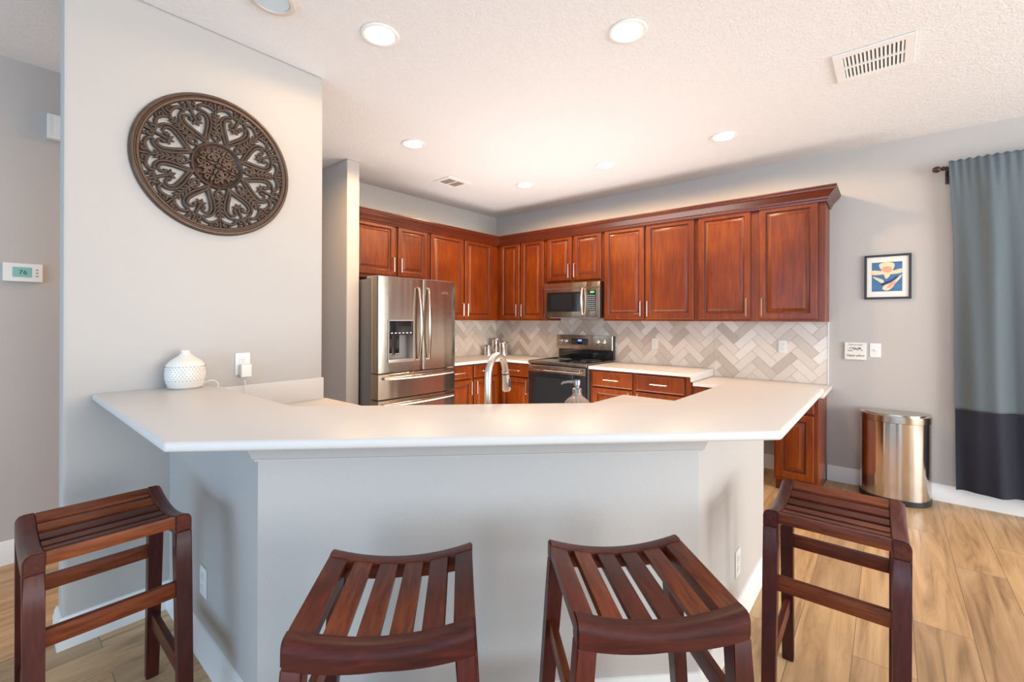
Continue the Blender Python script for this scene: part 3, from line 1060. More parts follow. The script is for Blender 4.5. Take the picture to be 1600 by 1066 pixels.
# ------------------------------------------------------------ bar stools
def stool_parts():
    t = empty('bar_stool')
    HW, HL, ZS, DIP = 0.193, 0.190, 0.742, 0.030
    def top(x):
        return ZS - DIP * (1 - (x / HW) ** 2)
    n = 20
    for s in (-1, 1):
        def rail(bm, s=s):
            yo, yi = s * HL, s * (HL - 0.045)
            sec = [(yi, -0.056), (yi, -0.004), (yi + s * 0.003, 0.0), (yo - s * 0.018, 0.0), (yo - s * 0.008, -0.004), (yo - s * 0.002, -0.013), (yo, -0.022), (yo, -0.056)]
            rows = []
            for i in range(n + 1):
                x = -HW + 2 * HW * i / n
                z = top(x)
                e = 0.0
                rows.append([bm.verts.new((x, y, z + dz + (0.012 * (1 - abs(x) / HW) if dz < -0.05 else 0))) for y, dz in sec])
            for a, b in zip(rows, rows[1:]):
                for k in range(len(sec)):
                    bm.faces.new((a[k], a[(k + 1) % len(sec)], b[(k + 1) % len(sec)], b[k]))
            bm.faces.new(rows[0])
            bm.faces.new(rows[-1])
            es = [e for e in bm.edges if len(e.link_faces) == 2 and (abs(e.verts[0].co.x) > HW - 1e-4 and abs(e.verts[1].co.x) > HW - 1e-4)]
            bmesh.ops.bevel(bm, geom=es, offset=0.004, segments=2, affect='EDGES')
        one('seat_rail', rail, M['stool_x'], t, 40)
    gap = 0.0195
    sw = (2 * HW - 5 * gap) / 6
    for k in range(6):
        xc = -HW + sw / 2 + k * (sw + gap)
        def slat(bm, xc=xc, k=k):
            outer = k in (0, 5)
            th = 0.036 if outer else 0.017
            ang = math.atan(2 * DIP * xc / HW ** 2)
            z = top(xc) - 0.003
            box(bm, xc - sw / 2, xc + sw / 2, -(HL - 0.0455), HL - 0.0455, z - th, z, bev=0.0025)
            for v in bm.verts:
                dx, dz = v.co.x - xc, v.co.z - z
                v.co.x = xc + dx * math.cos(ang) - (dz * math.sin(ang) if not outer else 0)
                v.co.z = z + dx * math.sin(ang) + dz
        one('seat_slat', slat, M['stool_y'], t)
    sp = math.tan(R(4.2))
    def legc(z):
        return HW - 0.022 + (0.69 - z) * sp
    for sx in (-1, 1):
        for sy in (-1, 1):
            def leg(bm, sx=sx, sy=sy):
                zt = top(HW) - 0.0575
                rows = []
                for z, wx, wy in ((0.0, 0.030, 0.036), (0.004, 0.034, 0.040), (0.35, 0.037, 0.042), (0.58, 0.042, 0.044), (zt - 0.003, 0.044, 0.045), (zt, 0.040, 0.041)):
                    cx = sx * legc(z)
                    cy = sy * (HL - 0.0225)
                    rows.append([bm.verts.new((cx + a * wx / 2, cy + b * wy / 2, z)) for a, b in ((-1, -1), (1, -1), (1, 1), (-1, 1))])
                for a, b in zip(rows, rows[1:]):
                    for k in range(4):
                        bm.faces.new((a[k], a[(k + 1) % 4], b[(k + 1) % 4], b[k]))
                bm.faces.new(rows[0])
                bm.faces.new(rows[-1])
                es = [e for e in bm.edges if abs(e.verts[0].co.z - e.verts[1].co.z) > 0.01]
                bmesh.ops.bevel(bm, geom=es, offset=0.004, segments=2, affect='EDGES')
            one('leg', leg, M['stool_z'], t, 40)
    for s in (-1, 1):
        c = s * legc(0.50)
        one('stretcher', lambda bm: box(bm, c - 0.010, c + 0.010, -(HL - 0.042), HL - 0.042, 0.478, 0.526, bev=0.003), M['stool_y'], t)
        yy = s * (HL - 0.0225)
        e = legc(0.235) - 0.016
        one('stretcher', lambda bm: box(bm, -e, e, yy - 0.010, yy + 0.010, 0.205, 0.262, bev=0.003), M['stool_x'], t)
    return t


def copy_tree(o, parent=None):
    c = o.copy()
    C.objects.link(c)
    c.parent = parent
    for ch in list(o.children):
        copy_tree(ch, c)
    return c


st0 = stool_parts()
stools = [((2.360, -4.500), 0, 'dark wooden slatted bar stool under the left end of the bar'),
          ((3.392, -4.111), 46.5, 'slatted mahogany bar stool facing the angled bar front, left of the middle pair'),
          ((3.815, -3.682), 45, 'slatted mahogany bar stool facing the angled bar front, right of the middle pair'),
          ((4.172, -2.850), 91, 'dark wooden slatted bar stool at the right side, nearest the steel trash can')]
for i, ((x, y), a, lab) in enumerate(stools):
    o = st0 if i == 0 else copy_tree(st0)
    o.location = (x, y, 0)
    o.rotation_euler = (0, 0, R(a))
    tag(o, lab, 'stool', 'slatted bar stools around the bar')


# ------------------------------------------------------------ carved medallion (built in local y/z plane, faces +x)
MD = empty('wall_medallion_carving', (XM, -3.985, 2.157))
tag(MD, 'large round carved openwork bronze wood wall medallion', 'wall decoration')
MR = 0.352


def P2(r, a, d=0.0):
    return (d, r * math.sin(a), r * math.cos(a))


def rim(bm):
    prof = [(MR - 0.040, 0.004), (MR - 0.040, 0.016), (MR - 0.034, 0.022), (MR - 0.028, 0.022), (MR - 0.025, 0.017), (MR - 0.021, 0.017), (MR - 0.016, 0.025), (MR - 0.008, 0.025), (MR - 0.003, 0.019), (MR, 0.010), (MR, 0.003)]
    rows = []
    sg = 96
    for r, d in prof:
        rows.append([bm.verts.new(P2(r, 2 * PI * k / sg, d)) for k in range(sg)])
    rows.append(rows[0])
    for a, b in zip(rows, rows[1:]):
        for k in range(sg):
            bm.faces.new((a[k], a[(k + 1) % sg], b[(k + 1) % sg], b[k]))


one('rim', rim, M['bronze_hi'], MD, 50)


def curve2(bm, pts, r0, r1=None, d=0.013, fl=0.9):
    """pts in (radial, tangential) local of a sector given as (u, v) plane coords"""
    n = len(pts)
    r1 = r0 if r1 is None else r1
    tube(bm, [(d, p[0], p[1]) for p in pts], [1.28 * (r0 + (r1 - r0) * i / (n - 1)) for i in range(n)], 8, up=(1, 0, 0), flat=fl)


def rot2(p, a):
    return (p[0] * math.cos(a) + p[1] * math.sin(a), -p[0] * math.sin(a) + p[1] * math.cos(a))


def smooth(ctrl, k=6):
    out = []
    n = len(ctrl)
    for i in range(n - 1):
        p0, p1, p2, p3 = ctrl[max(i - 1, 0)], ctrl[i], ctrl[i + 1], ctrl[min(i + 2, n - 1)]
        for j in range(k):
            t = j / k
            out.append(tuple(0.5 * ((2 * p1[q]) + (-p0[q] + p2[q]) * t + (2 * p0[q] - 5 * p1[q] + 4 * p2[q] - p3[q]) * t * t + (-p0[q] + 3 * p1[q] - 3 * p2[q] + p3[q]) * t ** 3) for q in (0, 1)))
    out.append(ctrl[-1])
    return out


def spiral(c, r0, a0, turns, n=22, shrink=0.25):
    return [(c[0] + r0 * (1 - (1 - shrink) * i / n) * math.cos(a0 + turns * 2 * PI * i / n), c[1] + r0 * (1 - (1 - shrink) * i / n) * math.sin(a0 + turns * 2 * PI * i / n)) for i in range(n + 1)]


def leaf(bm, base, ang, ln, wd, d=0.016):
    """small pointed leaf lying in the plane"""
    dx, dy = math.sin(ang), math.cos(ang)
    pts = [(base[0] + dx * ln * t, base[1] + dy * ln * t) for t in (0, 0.25, 0.55, 0.85, 1.0)]
    tube(bm, [(d, p[0], p[1]) for p in pts], [wd * 0.35, wd, wd * 0.9, wd * 0.45, wd * 0.08], 8, up=(1, 0, 0), flat=0.7)


def ball(bm, c, r, d=0.014):
    lathe(bm, [(0.0001, r * 0.9), (r * 0.6, r * 0.75), (r * 0.95, r * 0.3), (r, -r * 0.2), (r * 0.9, -0.006)], 12, (d, c[0], c[1]), 'x')


NS = 8
for s in range(NS):
    a = 2 * PI * s / NS + R(20)
    def sector(bm, a=a):
        T = lambda pts: [rot2(p, a) for p in pts]
        for m in (-1, 1):
            X = lambda pts: T([(m * p[0], p[1]) for p in pts])
            # heart shaped opening: tip inwards at r=.13, lobes at r=.25
            h = smooth([(0.0, 0.134), (0.016, 0.160), (0.036, 0.190), (0.051, 0.222), (0.047, 0.244), (0.030, 0.250), (0.018, 0.240), (0.017, 0.227), (0.026, 0.224)])
            curve2(bm, X(h), 0.0065, 0.0048, 0.015)
            h2 = smooth([(0.004, 0.120), (0.026, 0.150), (0.048, 0.178), (0.066, 0.215), (0.064, 0.245), (0.048, 0.264), (0.030, 0.268)])
            curve2(bm, X(h2), 0.0060, 0.0050, 0.012)
            ball(bm, X([(0.022, 0.232)])[0], 0.0085)
            # scroll by the inner ring
            curve2(bm, X(spiral((0.052, 0.150), 0.018, R(-60), 0.95)), 0.0058, 0.0038, 0.014)
            # outer S scrolls hugging the rim
            o1 = smooth([(0.030, 0.268), (0.042, 0.285), (0.066, 0.288), (0.090, 0.272), (0.100, 0.256)])
            curve2(bm, X(o1), 0.0075, 0.0055, 0.014)
            curve2(bm, X(spiral((0.094, 0.285), 0.013, R(200), 1.0)), 0.0055, 0.0035, 0.015)
            curve2(bm, X(spiral((0.014, 0.284), 0.014, R(90), -1.0)), 0.0060, 0.0035, 0.015)
            curve2(bm, X([(0.066, 0.286), (0.082, 0.300)]), 0.0060, 0.0060, 0.010)
            curve2(bm, X([(0.022, 0.290), (0.030, 0.310)]), 0.0060, 0.0060, 0.010)
        # trefoil bud inside the heart
        for da in (-0.9, 0, 0.9):
            b0 = rot2((0.0, 0.222), a)
            leaf(bm, b0, a + PI + da, 0.030, 0.0085)
        curve2(bm, T([(0, 0.222), (0, 0.262), (0, 0.318)]), 0.0058, 0.0070, 0.012)
        curve2(bm, T([(0, 0.112), (0, 0.140)]), 0.0075, 0.0065, 0.012)
        # leaf spray between two hearts
        ab = a + PI / NS
        for k, rr_ in enumerate((0.180, 0.200, 0.220, 0.240)):
            for m in (-1, 1):
                leaf(bm, rot2((0, rr_), ab), ab + m * 0.75, 0.030, 0.0080)
        curve2(bm, [rot2((0, 0.160), ab), rot2((0, 0.275), ab)], 0.0065, 0.0060, 0.012)
        leaf(bm, rot2((0, 0.250), ab), ab, 0.034, 0.009)
        curve2(bm, [rot2(p, ab) for p in spiral((0, 0.142), 0.015, 0, 1.0, shrink=0.95)], 0.0058, 0.0058, 0.013)
        curve2(bm, [rot2((0, 0.275), ab), rot2((0, 0.318), ab)], 0.0060, 0.0060, 0.010)
        curve2(bm, [rot2((0, 0.112), ab), rot2((0, 0.130), ab)], 0.0070, 0.0070, 0.012)
    one('scrollwork', sector, M['bronze'], MD, 60)


def hub(bm):
    prof = [(0.0001, 0.008), (0.098, 0.008), (0.104, 0.014), (0.108, 0.021), (0.113, 0.022), (0.118, 0.016), (0.119, 0.004)]
    sg = 72
    rows = [[bm.verts.new(P2(r, 2 * PI * k / sg, d)) for k in range(sg)] for r, d in prof]
    for a, b in zip(rows, rows[1:]):
        for k in range(sg):
            bm.faces.new((a[k], a[(k + 1) % sg], b[(k + 1) % sg], b[k]))
    bm.faces.new(rows[0])
    bm.faces.new(rows[-1])


one('center_disc', hub, M['bronze'], MD, 50)


def hubrel(bm):
    for k in range(4):
        a = k * PI / 2 + R(20)
        for m in (-1, 1):
            X = lambda pts: [rot2((m * p[0], p[1]), a) for p in pts]
            curve2(bm, X(spiral((0.022, 0.040), 0.019, R(-120), 1.2)), 0.0062, 0.0035, 0.014)
            curve2(bm, X(spiral((0.020, 0.072), 0.014, R(120), -1.1)), 0.0052, 0.0030, 0.014)
            leaf(bm, X([(0.030, 0.055)])[0], a + m * 0.9, 0.032, 0.009, 0.014)
            leaf(bm, X([(0.036, 0.040)])[0], a + m * 1.5, 0.026, 0.008, 0.014)
        leaf(bm, rot2((0, 0.055), a), a, 0.036, 0.010, 0.015)
        leaf(bm, rot2((0, 0.015), a), a, 0.036, 0.009, 0.016)
    ball(bm, (0, 0), 0.012, 0.016)


one('center_relief', hubrel, M['bronze_hi'], MD, 60)


# ------------------------------------------------------------ outlets and switches
def outlet(name, label, loc, rz, cat='outlet', kind='duplex'):
    """plate faces local -y, centred at loc on the wall surface"""
    t = empty(name, loc, rz)
    tag(t, label, cat)
    one('cover_plate', lambda bm: box(bm, -0.036, 0.036, -0.006, -0.0002, -0.058, 0.058, bev=0.003, seg=3), M['white_plastic'], t)
    if kind == 'switch':
        one('toggle', lambda bm: (box(bm, -0.006, 0.006, -0.0085, -0.006, -0.014, 0.014), box(bm, -0.004, 0.004, -0.020, -0.008, -0.002, 0.008, bev=0.001)), M['white_plastic'], t)
    else:
        for s in (-1, 1):
            r = one('receptacle', lambda bm: box(bm, -0.016, 0.016, -0.0082, -0.006, s * 0.0195 - 0.0145, s * 0.0195 + 0.0145, bev=0.001, seg=1), M['white_plastic'], t)
            one('socket_slots', lambda bm: (box(bm, -0.0075, -0.0055, -0.0086, -0.0082, s * 0.0195 - 0.002, s * 0.0195 + 0.007), box(bm, 0.0055, 0.0075, -0.0086, -0.0082, s * 0.0195 - 0.001, s * 0.0195 + 0.006), box(bm, -0.002, 0.002, -0.0086, -0.0082, s * 0.0195 - 0.010, s * 0.0195 - 0.006)), M['dark_grey'], r)
    return t


outlet('wall_outlet', 'white outlet on herringbone tile just right of the stove', (2.357, -0.009, 1.127), 0)
outlet('wall_outlet', 'white outlet on herringbone tile near the right end of the backsplash', (3.567, -0.009, 1.142), 0)
outlet('light_switch', 'white switch plate beside the small wall plaque', (4.227, 0, 1.139), 0, 'switch', 'switch')
outlet('wall_outlet', 'white outlet low on the left face of the half wall', (2.197, K['ay'], 0.318), 0)
outlet('wall_outlet', 'white outlet low on the right face of the half wall', (K['bx'], -2.585, 0.300), R(90))
wo = outlet('wall_outlet', 'white outlet above the bar holding a charger beside the diffuser', (XM, -3.863, 1.140), R(90))

PA = empty('power_adapter', (XM, -3.858, 1.12), R(90))
tag(PA, 'white plug in power adapter with a cord, on the outlet above the bar', 'charger')
one('housing', lambda bm: box(bm, -0.024, 0.026, -0.044, -0.0095, -0.048, 0.020, bev=0.006, seg=3), M['white_plastic'], PA)

# essential oil diffuser
DF = empty('diffuser', (1.775, -4.138, 1.052))
tag(DF, 'white onion shaped ceramic diffuser with a pierced band standing on the bar', 'diffuser')
prof = [(0.0, 0.004), (0.066, 0.004), (0.070, 0.010), (0.0735, 0.026), (0.0765, 0.030), (0.080, 0.050), (0.081, 0.075), (0.079, 0.098), (0.073, 0.115), (0.060, 0.130), (0.042, 0.143), (0.028, 0.153), (0.019, 0.163), (0.0165, 0.172), (0.0175, 0.178), (0.013, 0.179), (0.011, 0.172), (0.0, 0.170)]
one('shell', lambda bm: lathe(bm, prof, 48), M['white_ceramic'], DF, 60)
one('base', lambda bm: lathe(bm, [(0.0, 0), (0.064, 0), (0.064, 0.0045), (0.0, 0.0045)], 40), M['mid_grey'], DF)


def holes(bm):
    for j in range(7):
        z = 0.040 + j * 0.0105
        r = 0.0812 - abs(z - 0.075) * 0.06
        for k in range(34):
            a = 2 * PI * (k + 0.5 * (j % 2)) / 34
            c = Vector((r * math.cos(a), r * math.sin(a), z))
            t = Vector((-math.sin(a), math.cos(a), 0))
            u = Vector((0, 0, 1))
            q = 0.0021
            o_ = Vector((math.cos(a), math.sin(a), 0)) * 0.0006
            lo = [bm.verts.new(c + t * (q * math.cos(w_)) + u * (q * 1.15 * math.sin(w_)) - o_ * 4) for w_ in (0, PI / 2, PI, 3 * PI / 2)]
            hi = [bm.verts.new(v.co + o_ * 4.6) for v in lo]
            bm.faces.new(hi)
            for m in range(4):
                bm.faces.new((lo[m], lo[(m + 1) % 4], hi[(m + 1) % 4], hi[m]))


ho = one('pierced_holes', holes, M['ink_grey'], DF, 0)


def sm3(ctrl, k=8):
    out = []
    n = len(ctrl)
    for i in range(n - 1):
        p0, p1, p2, p3 = [Vector(ctrl[q]) for q in (max(i - 1, 0), i, i + 1, min(i + 2, n - 1))]
        for j in range(k):
            t = j / k
            out.append(0.5 * ((2 * p1) + (-p0 + p2) * t + (2 * p0 - 5 * p1 + 4 * p2 - p3) * t * t + (-p0 + 3 * p1 - 3 * p2 + p3) * t ** 3))
    out.append(Vector(ctrl[-1]))
    return out


one('cord', lambda bm: tube(bm, sm3([(0.02, 0.073, 0.022), (0.03, 0.100, 0.030), (0.045, 0.118, 0.018), (0.06, 0.118, 0.004), (0.10, 0.100, 0.0025), (0.13, 0.112, 0.0025)]), 0.0024, 8), M['white_plastic'], DF)
co = one('long_cord', lambda bm: tube(bm, sm3([(1.724, -3.866, 1.058), (1.732, -3.862, 1.000), (1.745, -3.855, 0.930), (1.79, -3.82, 0.904), (1.86, -3.80, 0.904), (1.88, -3.86, 0.904), (1.82, -3.88, 0.905), (1.80, -3.83, 0.909)]), 0.0023, 8), M['white_plastic'], PA)
co.matrix_parent_inverse = (Matrix.Translation((XM, -3.858, 1.12)) @ Matrix.Rotation(R(90), 4, 'Z')).inverted()

# ------------------------------------------------------------ faucet
FA = empty('faucet', (3.044, -3.409, 0.90), math.atan2(0.178, -0.052))
tag(FA, 'tall brushed nickel pull down gooseneck faucet behind the bar', 'faucet')


def neck(bm):
    pts = [(0, 0, 0.0), (0, 0, 0.08), (0, 0, 0.16), (0, 0, 0.235)]
    for i in range(1, 15):
        a = PI - i * R(168) / 14
        pts.append((0.086 + 0.086 * math.cos(a), 0, 0.235 + 0.090 * math.sin(a)))
    tube(bm, pts, 0.0145, 16, up=(0, 1, 0))


one('spout', neck, M['nickel'], FA, 60)
one('base_flange', lambda bm: lathe(bm, [(0.0, 0.0), (0.030, 0.0), (0.030, 0.008), (0.022, 0.014), (0.021, 0.075), (0.016, 0.082), (0.0, 0.083)], 24), M['nickel'], FA)
sh = one('spray_head', lambda bm: tube(bm, [(0.1705, 0, 0.250), (0.174, 0, 0.236), (0.180, 0, 0.205), (0.186, 0, 0.165), (0.187, 0, 0.160)], [0.0160, 0.0165, 0.0180, 0.0205, 0.018], 18, up=(0, 1, 0)), M['nickel'], FA)
one('seal_ring', lambda bm: tube(bm, [(0.1735, 0, 0.240), (0.1745, 0, 0.235)], 0.0172, 18, up=(0, 1, 0)), M['black'], sh)
one('spray_button', lambda bm: box(bm, 0.172, 0.184, -0.022, -0.0165, 0.178, 0.216, bev=0.002), M['dark_grey'], sh)
one('lever', lambda bm: tube(bm, [(0, -0.018, 0.05), (0, -0.045, 0.052), (-0.01, -0.075, 0.075), (-0.018, -0.09, 0.10)], [0.010, 0.008, 0.006, 0.005], 10), M['nickel'], FA)

# ------------------------------------------------------------ soap dispenser
SD = empty('soap_dispenser', (3.326, -3.172, 0.90), R(215))
tag(SD, 'ribbed glass soap bottle with a grey metal pump behind the bar', 'soap dispenser')


def ribs(a, h):
    return 1 + 0.085 * math.cos(16 * a) * (1 if 0.01 < h < 0.155 else 0)


one('bottle', lambda bm: lathe(bm, [(0.0, 0.0), (0.036, 0.0), (0.040, 0.006), (0.043, 0.04), (0.046, 0.09), (0.048, 0.125), (0.046, 0.142), (0.036, 0.156), (0.024, 0.164), (0.019, 0.170), (0.018, 0.180), (0.0, 0.180)], 128, fn=ribs), M['soap_glass'], SD, 60)
one('collar', lambda bm: lathe(bm, [(0.0, 0.1805), (0.0195, 0.1805), (0.020, 0.194), (0.014, 0.199), (0.0, 0.1995)], 24), M['pump'], SD)
one('pump', lambda bm: (lathe(bm, [(0.0, 0.199), (0.009, 0.199), (0.009, 0.206), (0.0135, 0.208), (0.0145, 0.226), (0.013, 0.231), (0.0, 0.232)], 20), tube(bm, [(0.010, 0, 0.222), (0.035, 0, 0.223), (0.058, 0, 0.219), (0.064, 0, 0.212)], [0.006, 0.0052, 0.0048, 0.0042], 10)), M['pump'], SD)

# ------------------------------------------------------------ canisters
for (x, y, r, h, lab) in ((0.283, -0.160, 0.062, 0.185, 'mirror steel canister on the right of the corner trio'),
                          (0.145, -0.155, 0.058, 0.228, 'tallest mirror steel canister at the back of the corner trio'),
                          (0.130, -0.305, 0.048, 0.140, 'shortest mirror steel canister on the left of the corner trio')):
    t = empty('canister', (x, y, 0.90))
    tag(t, lab, 'canister', 'steel canisters in the counter corner')
    one('body', lambda bm: lathe(bm, [(0.0, 0.0), (r, 0.0), (r, 0.006), (r * 0.98, 0.010), (r * 0.98, h - 0.020), (r * 0.96, h - 0.018), (0.0, h - 0.018)], 32), M['chrome'], t)
    one('lid', lambda bm: lathe(bm, [(0.0, h - 0.018), (r, h - 0.018), (r, h - 0.004), (r * 0.93, h), (0.0, h)], 32), M['linen'], t)

# ------------------------------------------------------------ trash can
TC = empty('trash_can', (4.347, -0.030, 0))
tag(TC, 'half round stainless steel step trash can against the right wall', 'trash can')


def dshape(w, d, inset=0.0, n=26):
    pts = [(w / 2 - inset, -inset), (-w / 2 + inset, -inset)]
    side = 0.10
    for i in range(n + 1):
        a = PI + PI * i / n
        ex = 0.72
        cx, sy = math.cos(a), math.sin(a)
        pts.append(((w / 2 - inset) * math.copysign(abs(cx) ** ex, cx), -side - (d - side - inset) * abs(sy) ** 1.05))
    return pts


one('body', lambda bm: prism(bm, dshape(0.432, 0.300), 0.040, 0.610), M['steel_bin'], TC, 30)
one('base_ring', lambda bm: prism(bm, dshape(0.440, 0.306), 0.0, 0.040, bev=0.004), M['black'], TC, 30)
one('lid', lambda bm: (prism(bm, dshape(0.438, 0.304), 0.6125, 0.652), prism(bm, dshape(0.430, 0.300), 0.652, 0.660), prism(bm, dshape(0.39, 0.26, 0.01), 0.660, 0.666)), M['steel'], TC, 30)
one('pedal', lambda bm: box(bm, -0.06, 0.06, -0.335, -0.300, 0.006, 0.022, bev=0.004), M['nickel'], TC)

# ------------------------------------------------------------ framed print, plaque
FP = empty('framed_print', (4.301, 0, 1.742))
tag(FP, 'small square black framed abstract print of orange shapes on blue', 'picture')


def frame(bm):
    w, h, t = 0.147, 0.181, 0.017
    for (a, b, c, d) in ((-w, w, h - t, h), (-w, w, -h, -h + t), (-w, -w + t, -h + t, h - t), (w - t, w, -h + t, h - t)):
        box(bm, a, b, -0.022, -0.001, c, d, bev=0.002)


one('frame', frame, M['ink'], FP)
one('mat_board', lambda bm: box(bm, -0.131, 0.131, -0.012, -0.002, -0.165, 0.165), M['mat_board'], FP)


def poly(bm, pts, y, mi, th=0.0006):
    a = [bm.verts.new((x, y, z)) for x, z in pts]
    b = [bm.verts.new((x, y + th, z)) for x, z in pts]
    bm.faces.new(a).material_index = mi
    n = len(pts)
    for i in range(n):
        bm.faces.new((a[i], a[(i + 1) % n], b[(i + 1) % n], b[i])).material_index = mi


def blob(pts, k=5):
    c = pts + pts[:3]
    out = smooth(c, k)
    return out[k:k + k * len(pts)]


def art(bm):
    poly(bm, [(-0.098, -0.118), (0.092, -0.118), (0.092, 0.120), (-0.098, 0.120)], -0.0128, 0)
    poly(bm, blob([(-0.098, 0.055), (-0.03, 0.048), (0.03, 0.048), (0.090, 0.062), (0.088, 0.030), (0.03, 0.020), (-0.03, 0.020), (-0.094, 0.020)]), -0.0134, 1)
    poly(bm, blob([(-0.052, 0.090), (-0.040, 0.112), (0.0, 0.118), (0.036, 0.110), (0.045, 0.088), (0.028, 0.040), (0.010, 0.0), (-0.010, -0.015), (-0.025, 0.030)]), -0.0142, 1)
    poly(bm, blob([(-0.034, 0.060), (-0.024, 0.078), (-0.002, 0.084), (0.020, 0.080), (0.028, 0.060), (0.024, 0.042), (0.004, 0.034), (-0.022, 0.042)]), -0.0150, 2)
    poly(bm, blob([(-0.090, 0.005), (-0.055, -0.010), (-0.030, -0.022), (-0.020, -0.040), (-0.036, -0.050), (-0.060, -0.030), (-0.085, -0.008)]), -0.0142, 1)
    poly(bm, blob([(-0.030, -0.100), (-0.020, -0.070), (0.020, -0.050), (0.055, -0.020), (0.088, 0.015), (0.080, -0.015), (0.050, -0.055), (0.030, -0.090), (0.0, -0.112)]), -0.0150, 1)
    poly(bm, blob([(-0.002, -0.090), (0.012, -0.060), (0.050, -0.035), (0.045, -0.060), (0.018, -0.088)]), -0.0158, 2)
    poly(bm, blob([(-0.040, -0.058), (-0.010, -0.040), (0.020, -0.030), (0.062, 0.004), (0.050, -0.020), (0.010, -0.050), (-0.025, -0.070)]), -0.0154, 3)


one('artwork', art, [M['art_blue'], M['art_cream'], M['art_pink'], M['art_navy']], FP, 0)

PQ = empty('wall_plaque', (4.096, 0, 1.128))
tag(PQ, 'small white wooden plaque with dark lettering left of the light switch', 'plaque')
one('board', lambda bm: box(bm, -0.073, 0.073, -0.020, -0.001, -0.073, 0.073, bev=0.006, seg=3), M['mat_board'], PQ)
text_obj('top_lettering', 'THIS IS OUR', 0.018, M['ink_grey'], PQ, (0, -0.0205, 0.052), (R(90), 0, 0))
text_obj('script_lettering', 'happy place', 0.025, M['ink'], PQ, (0, -0.0205, -0.036), (R(90), 0, 0), italic=0.35)


def sprigs(bm):
    rr = random.Random(4)
    for i in range(16):
        x = -0.046 + 0.092 * i / 15
        z = 0.012 + rr.uniform(-0.014, 0.016)
        a = rr.uniform(-1.2, 1.2)
        l = rr.uniform(0.006, 0.012)
        dx, dz = math.sin(a) * l, math.cos(a) * l
        poly(bm, [(x - dx, z - dz), (x + dz * 0.35, z - dx * 0.35), (x + dx, z + dz), (x - dz * 0.35, z + dx * 0.35)], -0.0212 - 0.0001 * i, i % 2, 0.0008)


one('printed_sprigs', sprigs, [M['ink_blue'], M['ink']], PQ, 0)

# ------------------------------------------------------------ thermostat and chime in the hall  (face +x)
TH = empty('thermostat', (XH, -4.607, 1.637), R(90))
tag(TH, 'white digital thermostat with a teal screen on the hall wall', 'thermostat')
one('housing', lambda bm: box(bm, -0.077, 0.077, -0.024, -0.001, -0.052, 0.052, bev=0.006, seg=3), M['white_plastic'], TH)
sc1 = one('screen', lambda bm: box(bm, -0.040, 0.035, -0.0255, -0.0242, -0.026, 0.030), M['lcd'], TH)
text_obj('screen_digits', '76', 0.034, M['ink'], sc1, (0.0, -0.0258, 0.000), (R(90), 0, 0))
for k in range(3):
    one('button', lambda bm: box(bm, 0.050, 0.060, -0.0255, -0.0242, -0.022 + k * 0.018, -0.014 + k * 0.018), M['mid_grey'], TH)
CHM = empty('door_chime', (XH, -4.43, 2.50), R(90))
tag(CHM, 'white square door chime box high on the hall wall', 'door chime')
one('housing', lambda bm: box(bm, -0.085, 0.085, -0.045, -0.001, -0.070, 0.070, bev=0.004), M['mat_board'], CHM)
one('cover', lambda bm: box(bm, -0.060, 0.080, -0.052, -0.0455, -0.050, 0.066, bev=0.003), M['white_plastic'], CHM)


# ------------------------------------------------------------ ceiling fixtures
def can_light(x, y, lab, power):
    t = empty('recessed_light', (x, y, HC))
    tag(t, lab, 'ceiling light', 'round recessed ceiling lights')
    one('trim_ring', lambda bm: lathe(bm, [(0.070, -0.001), (0.096, -0.001), (0.096, -0.005), (0.090, -0.009), (0.072, -0.006), (0.070, -0.001)], 40), M['white_trim'], t, 60)
    one('lens', lambda bm: lathe(bm, [(0.0, -0.001), (0.071, -0.001), (0.071, -0.005), (0.0, -0.005)], 36), M['lamp'], t)
    l = bpy.data.lights.new('lamp', 'SPOT')
    l.energy = power
    l.color = (1.0, 0.66, 0.36)
    l.spot_size = R(174)
    l.spot_blend = 0.2
    l.shadow_soft_size = 0.07
    lo = bpy.data.objects.new('lamp', l)
    C.objects.link(lo)
    lo.parent = t
    lo.location = (0, 0, -0.03)


for (x, y, lab, pw) in ((2.312, -3.445, 'large bright recessed ceiling light nearest the bronze medallion', 16),
                        (3.300, -2.662, 'large bright recessed ceiling light at the top centre of the photo', 16),
                        (1.285, -2.450, 'recessed ceiling light left of the small square vent', 48),
                        (3.308, -0.975, 'recessed ceiling light above the right end cabinets', 48),
                        (2.270, -0.980, 'recessed ceiling light above the stove, middle of the far row', 48),
                        (1.298, -0.977, 'smallest recessed ceiling light nearest the kitchen corner', 48)):
    can_light(x, y, lab, pw)

SP = empty('ceiling_speaker', (2.150, -3.905, HC))
tag(SP, 'round ceiling fixture with beige ring at the top edge of the photo', 'ceiling fixture')
one('outer_ring', lambda bm: lathe(bm, [(0.070, -0.001), (0.100, -0.001), (0.100, -0.008), (0.092, -0.014), (0.074, -0.012), (0.070, -0.001)], 40), M['ring'], SP, 60)
one('center_panel', lambda bm: lathe(bm, [(0.0, -0.001), (0.071, -0.001), (0.071, -0.008), (0.0, -0.008)], 36), M['blue_lens'], SP)


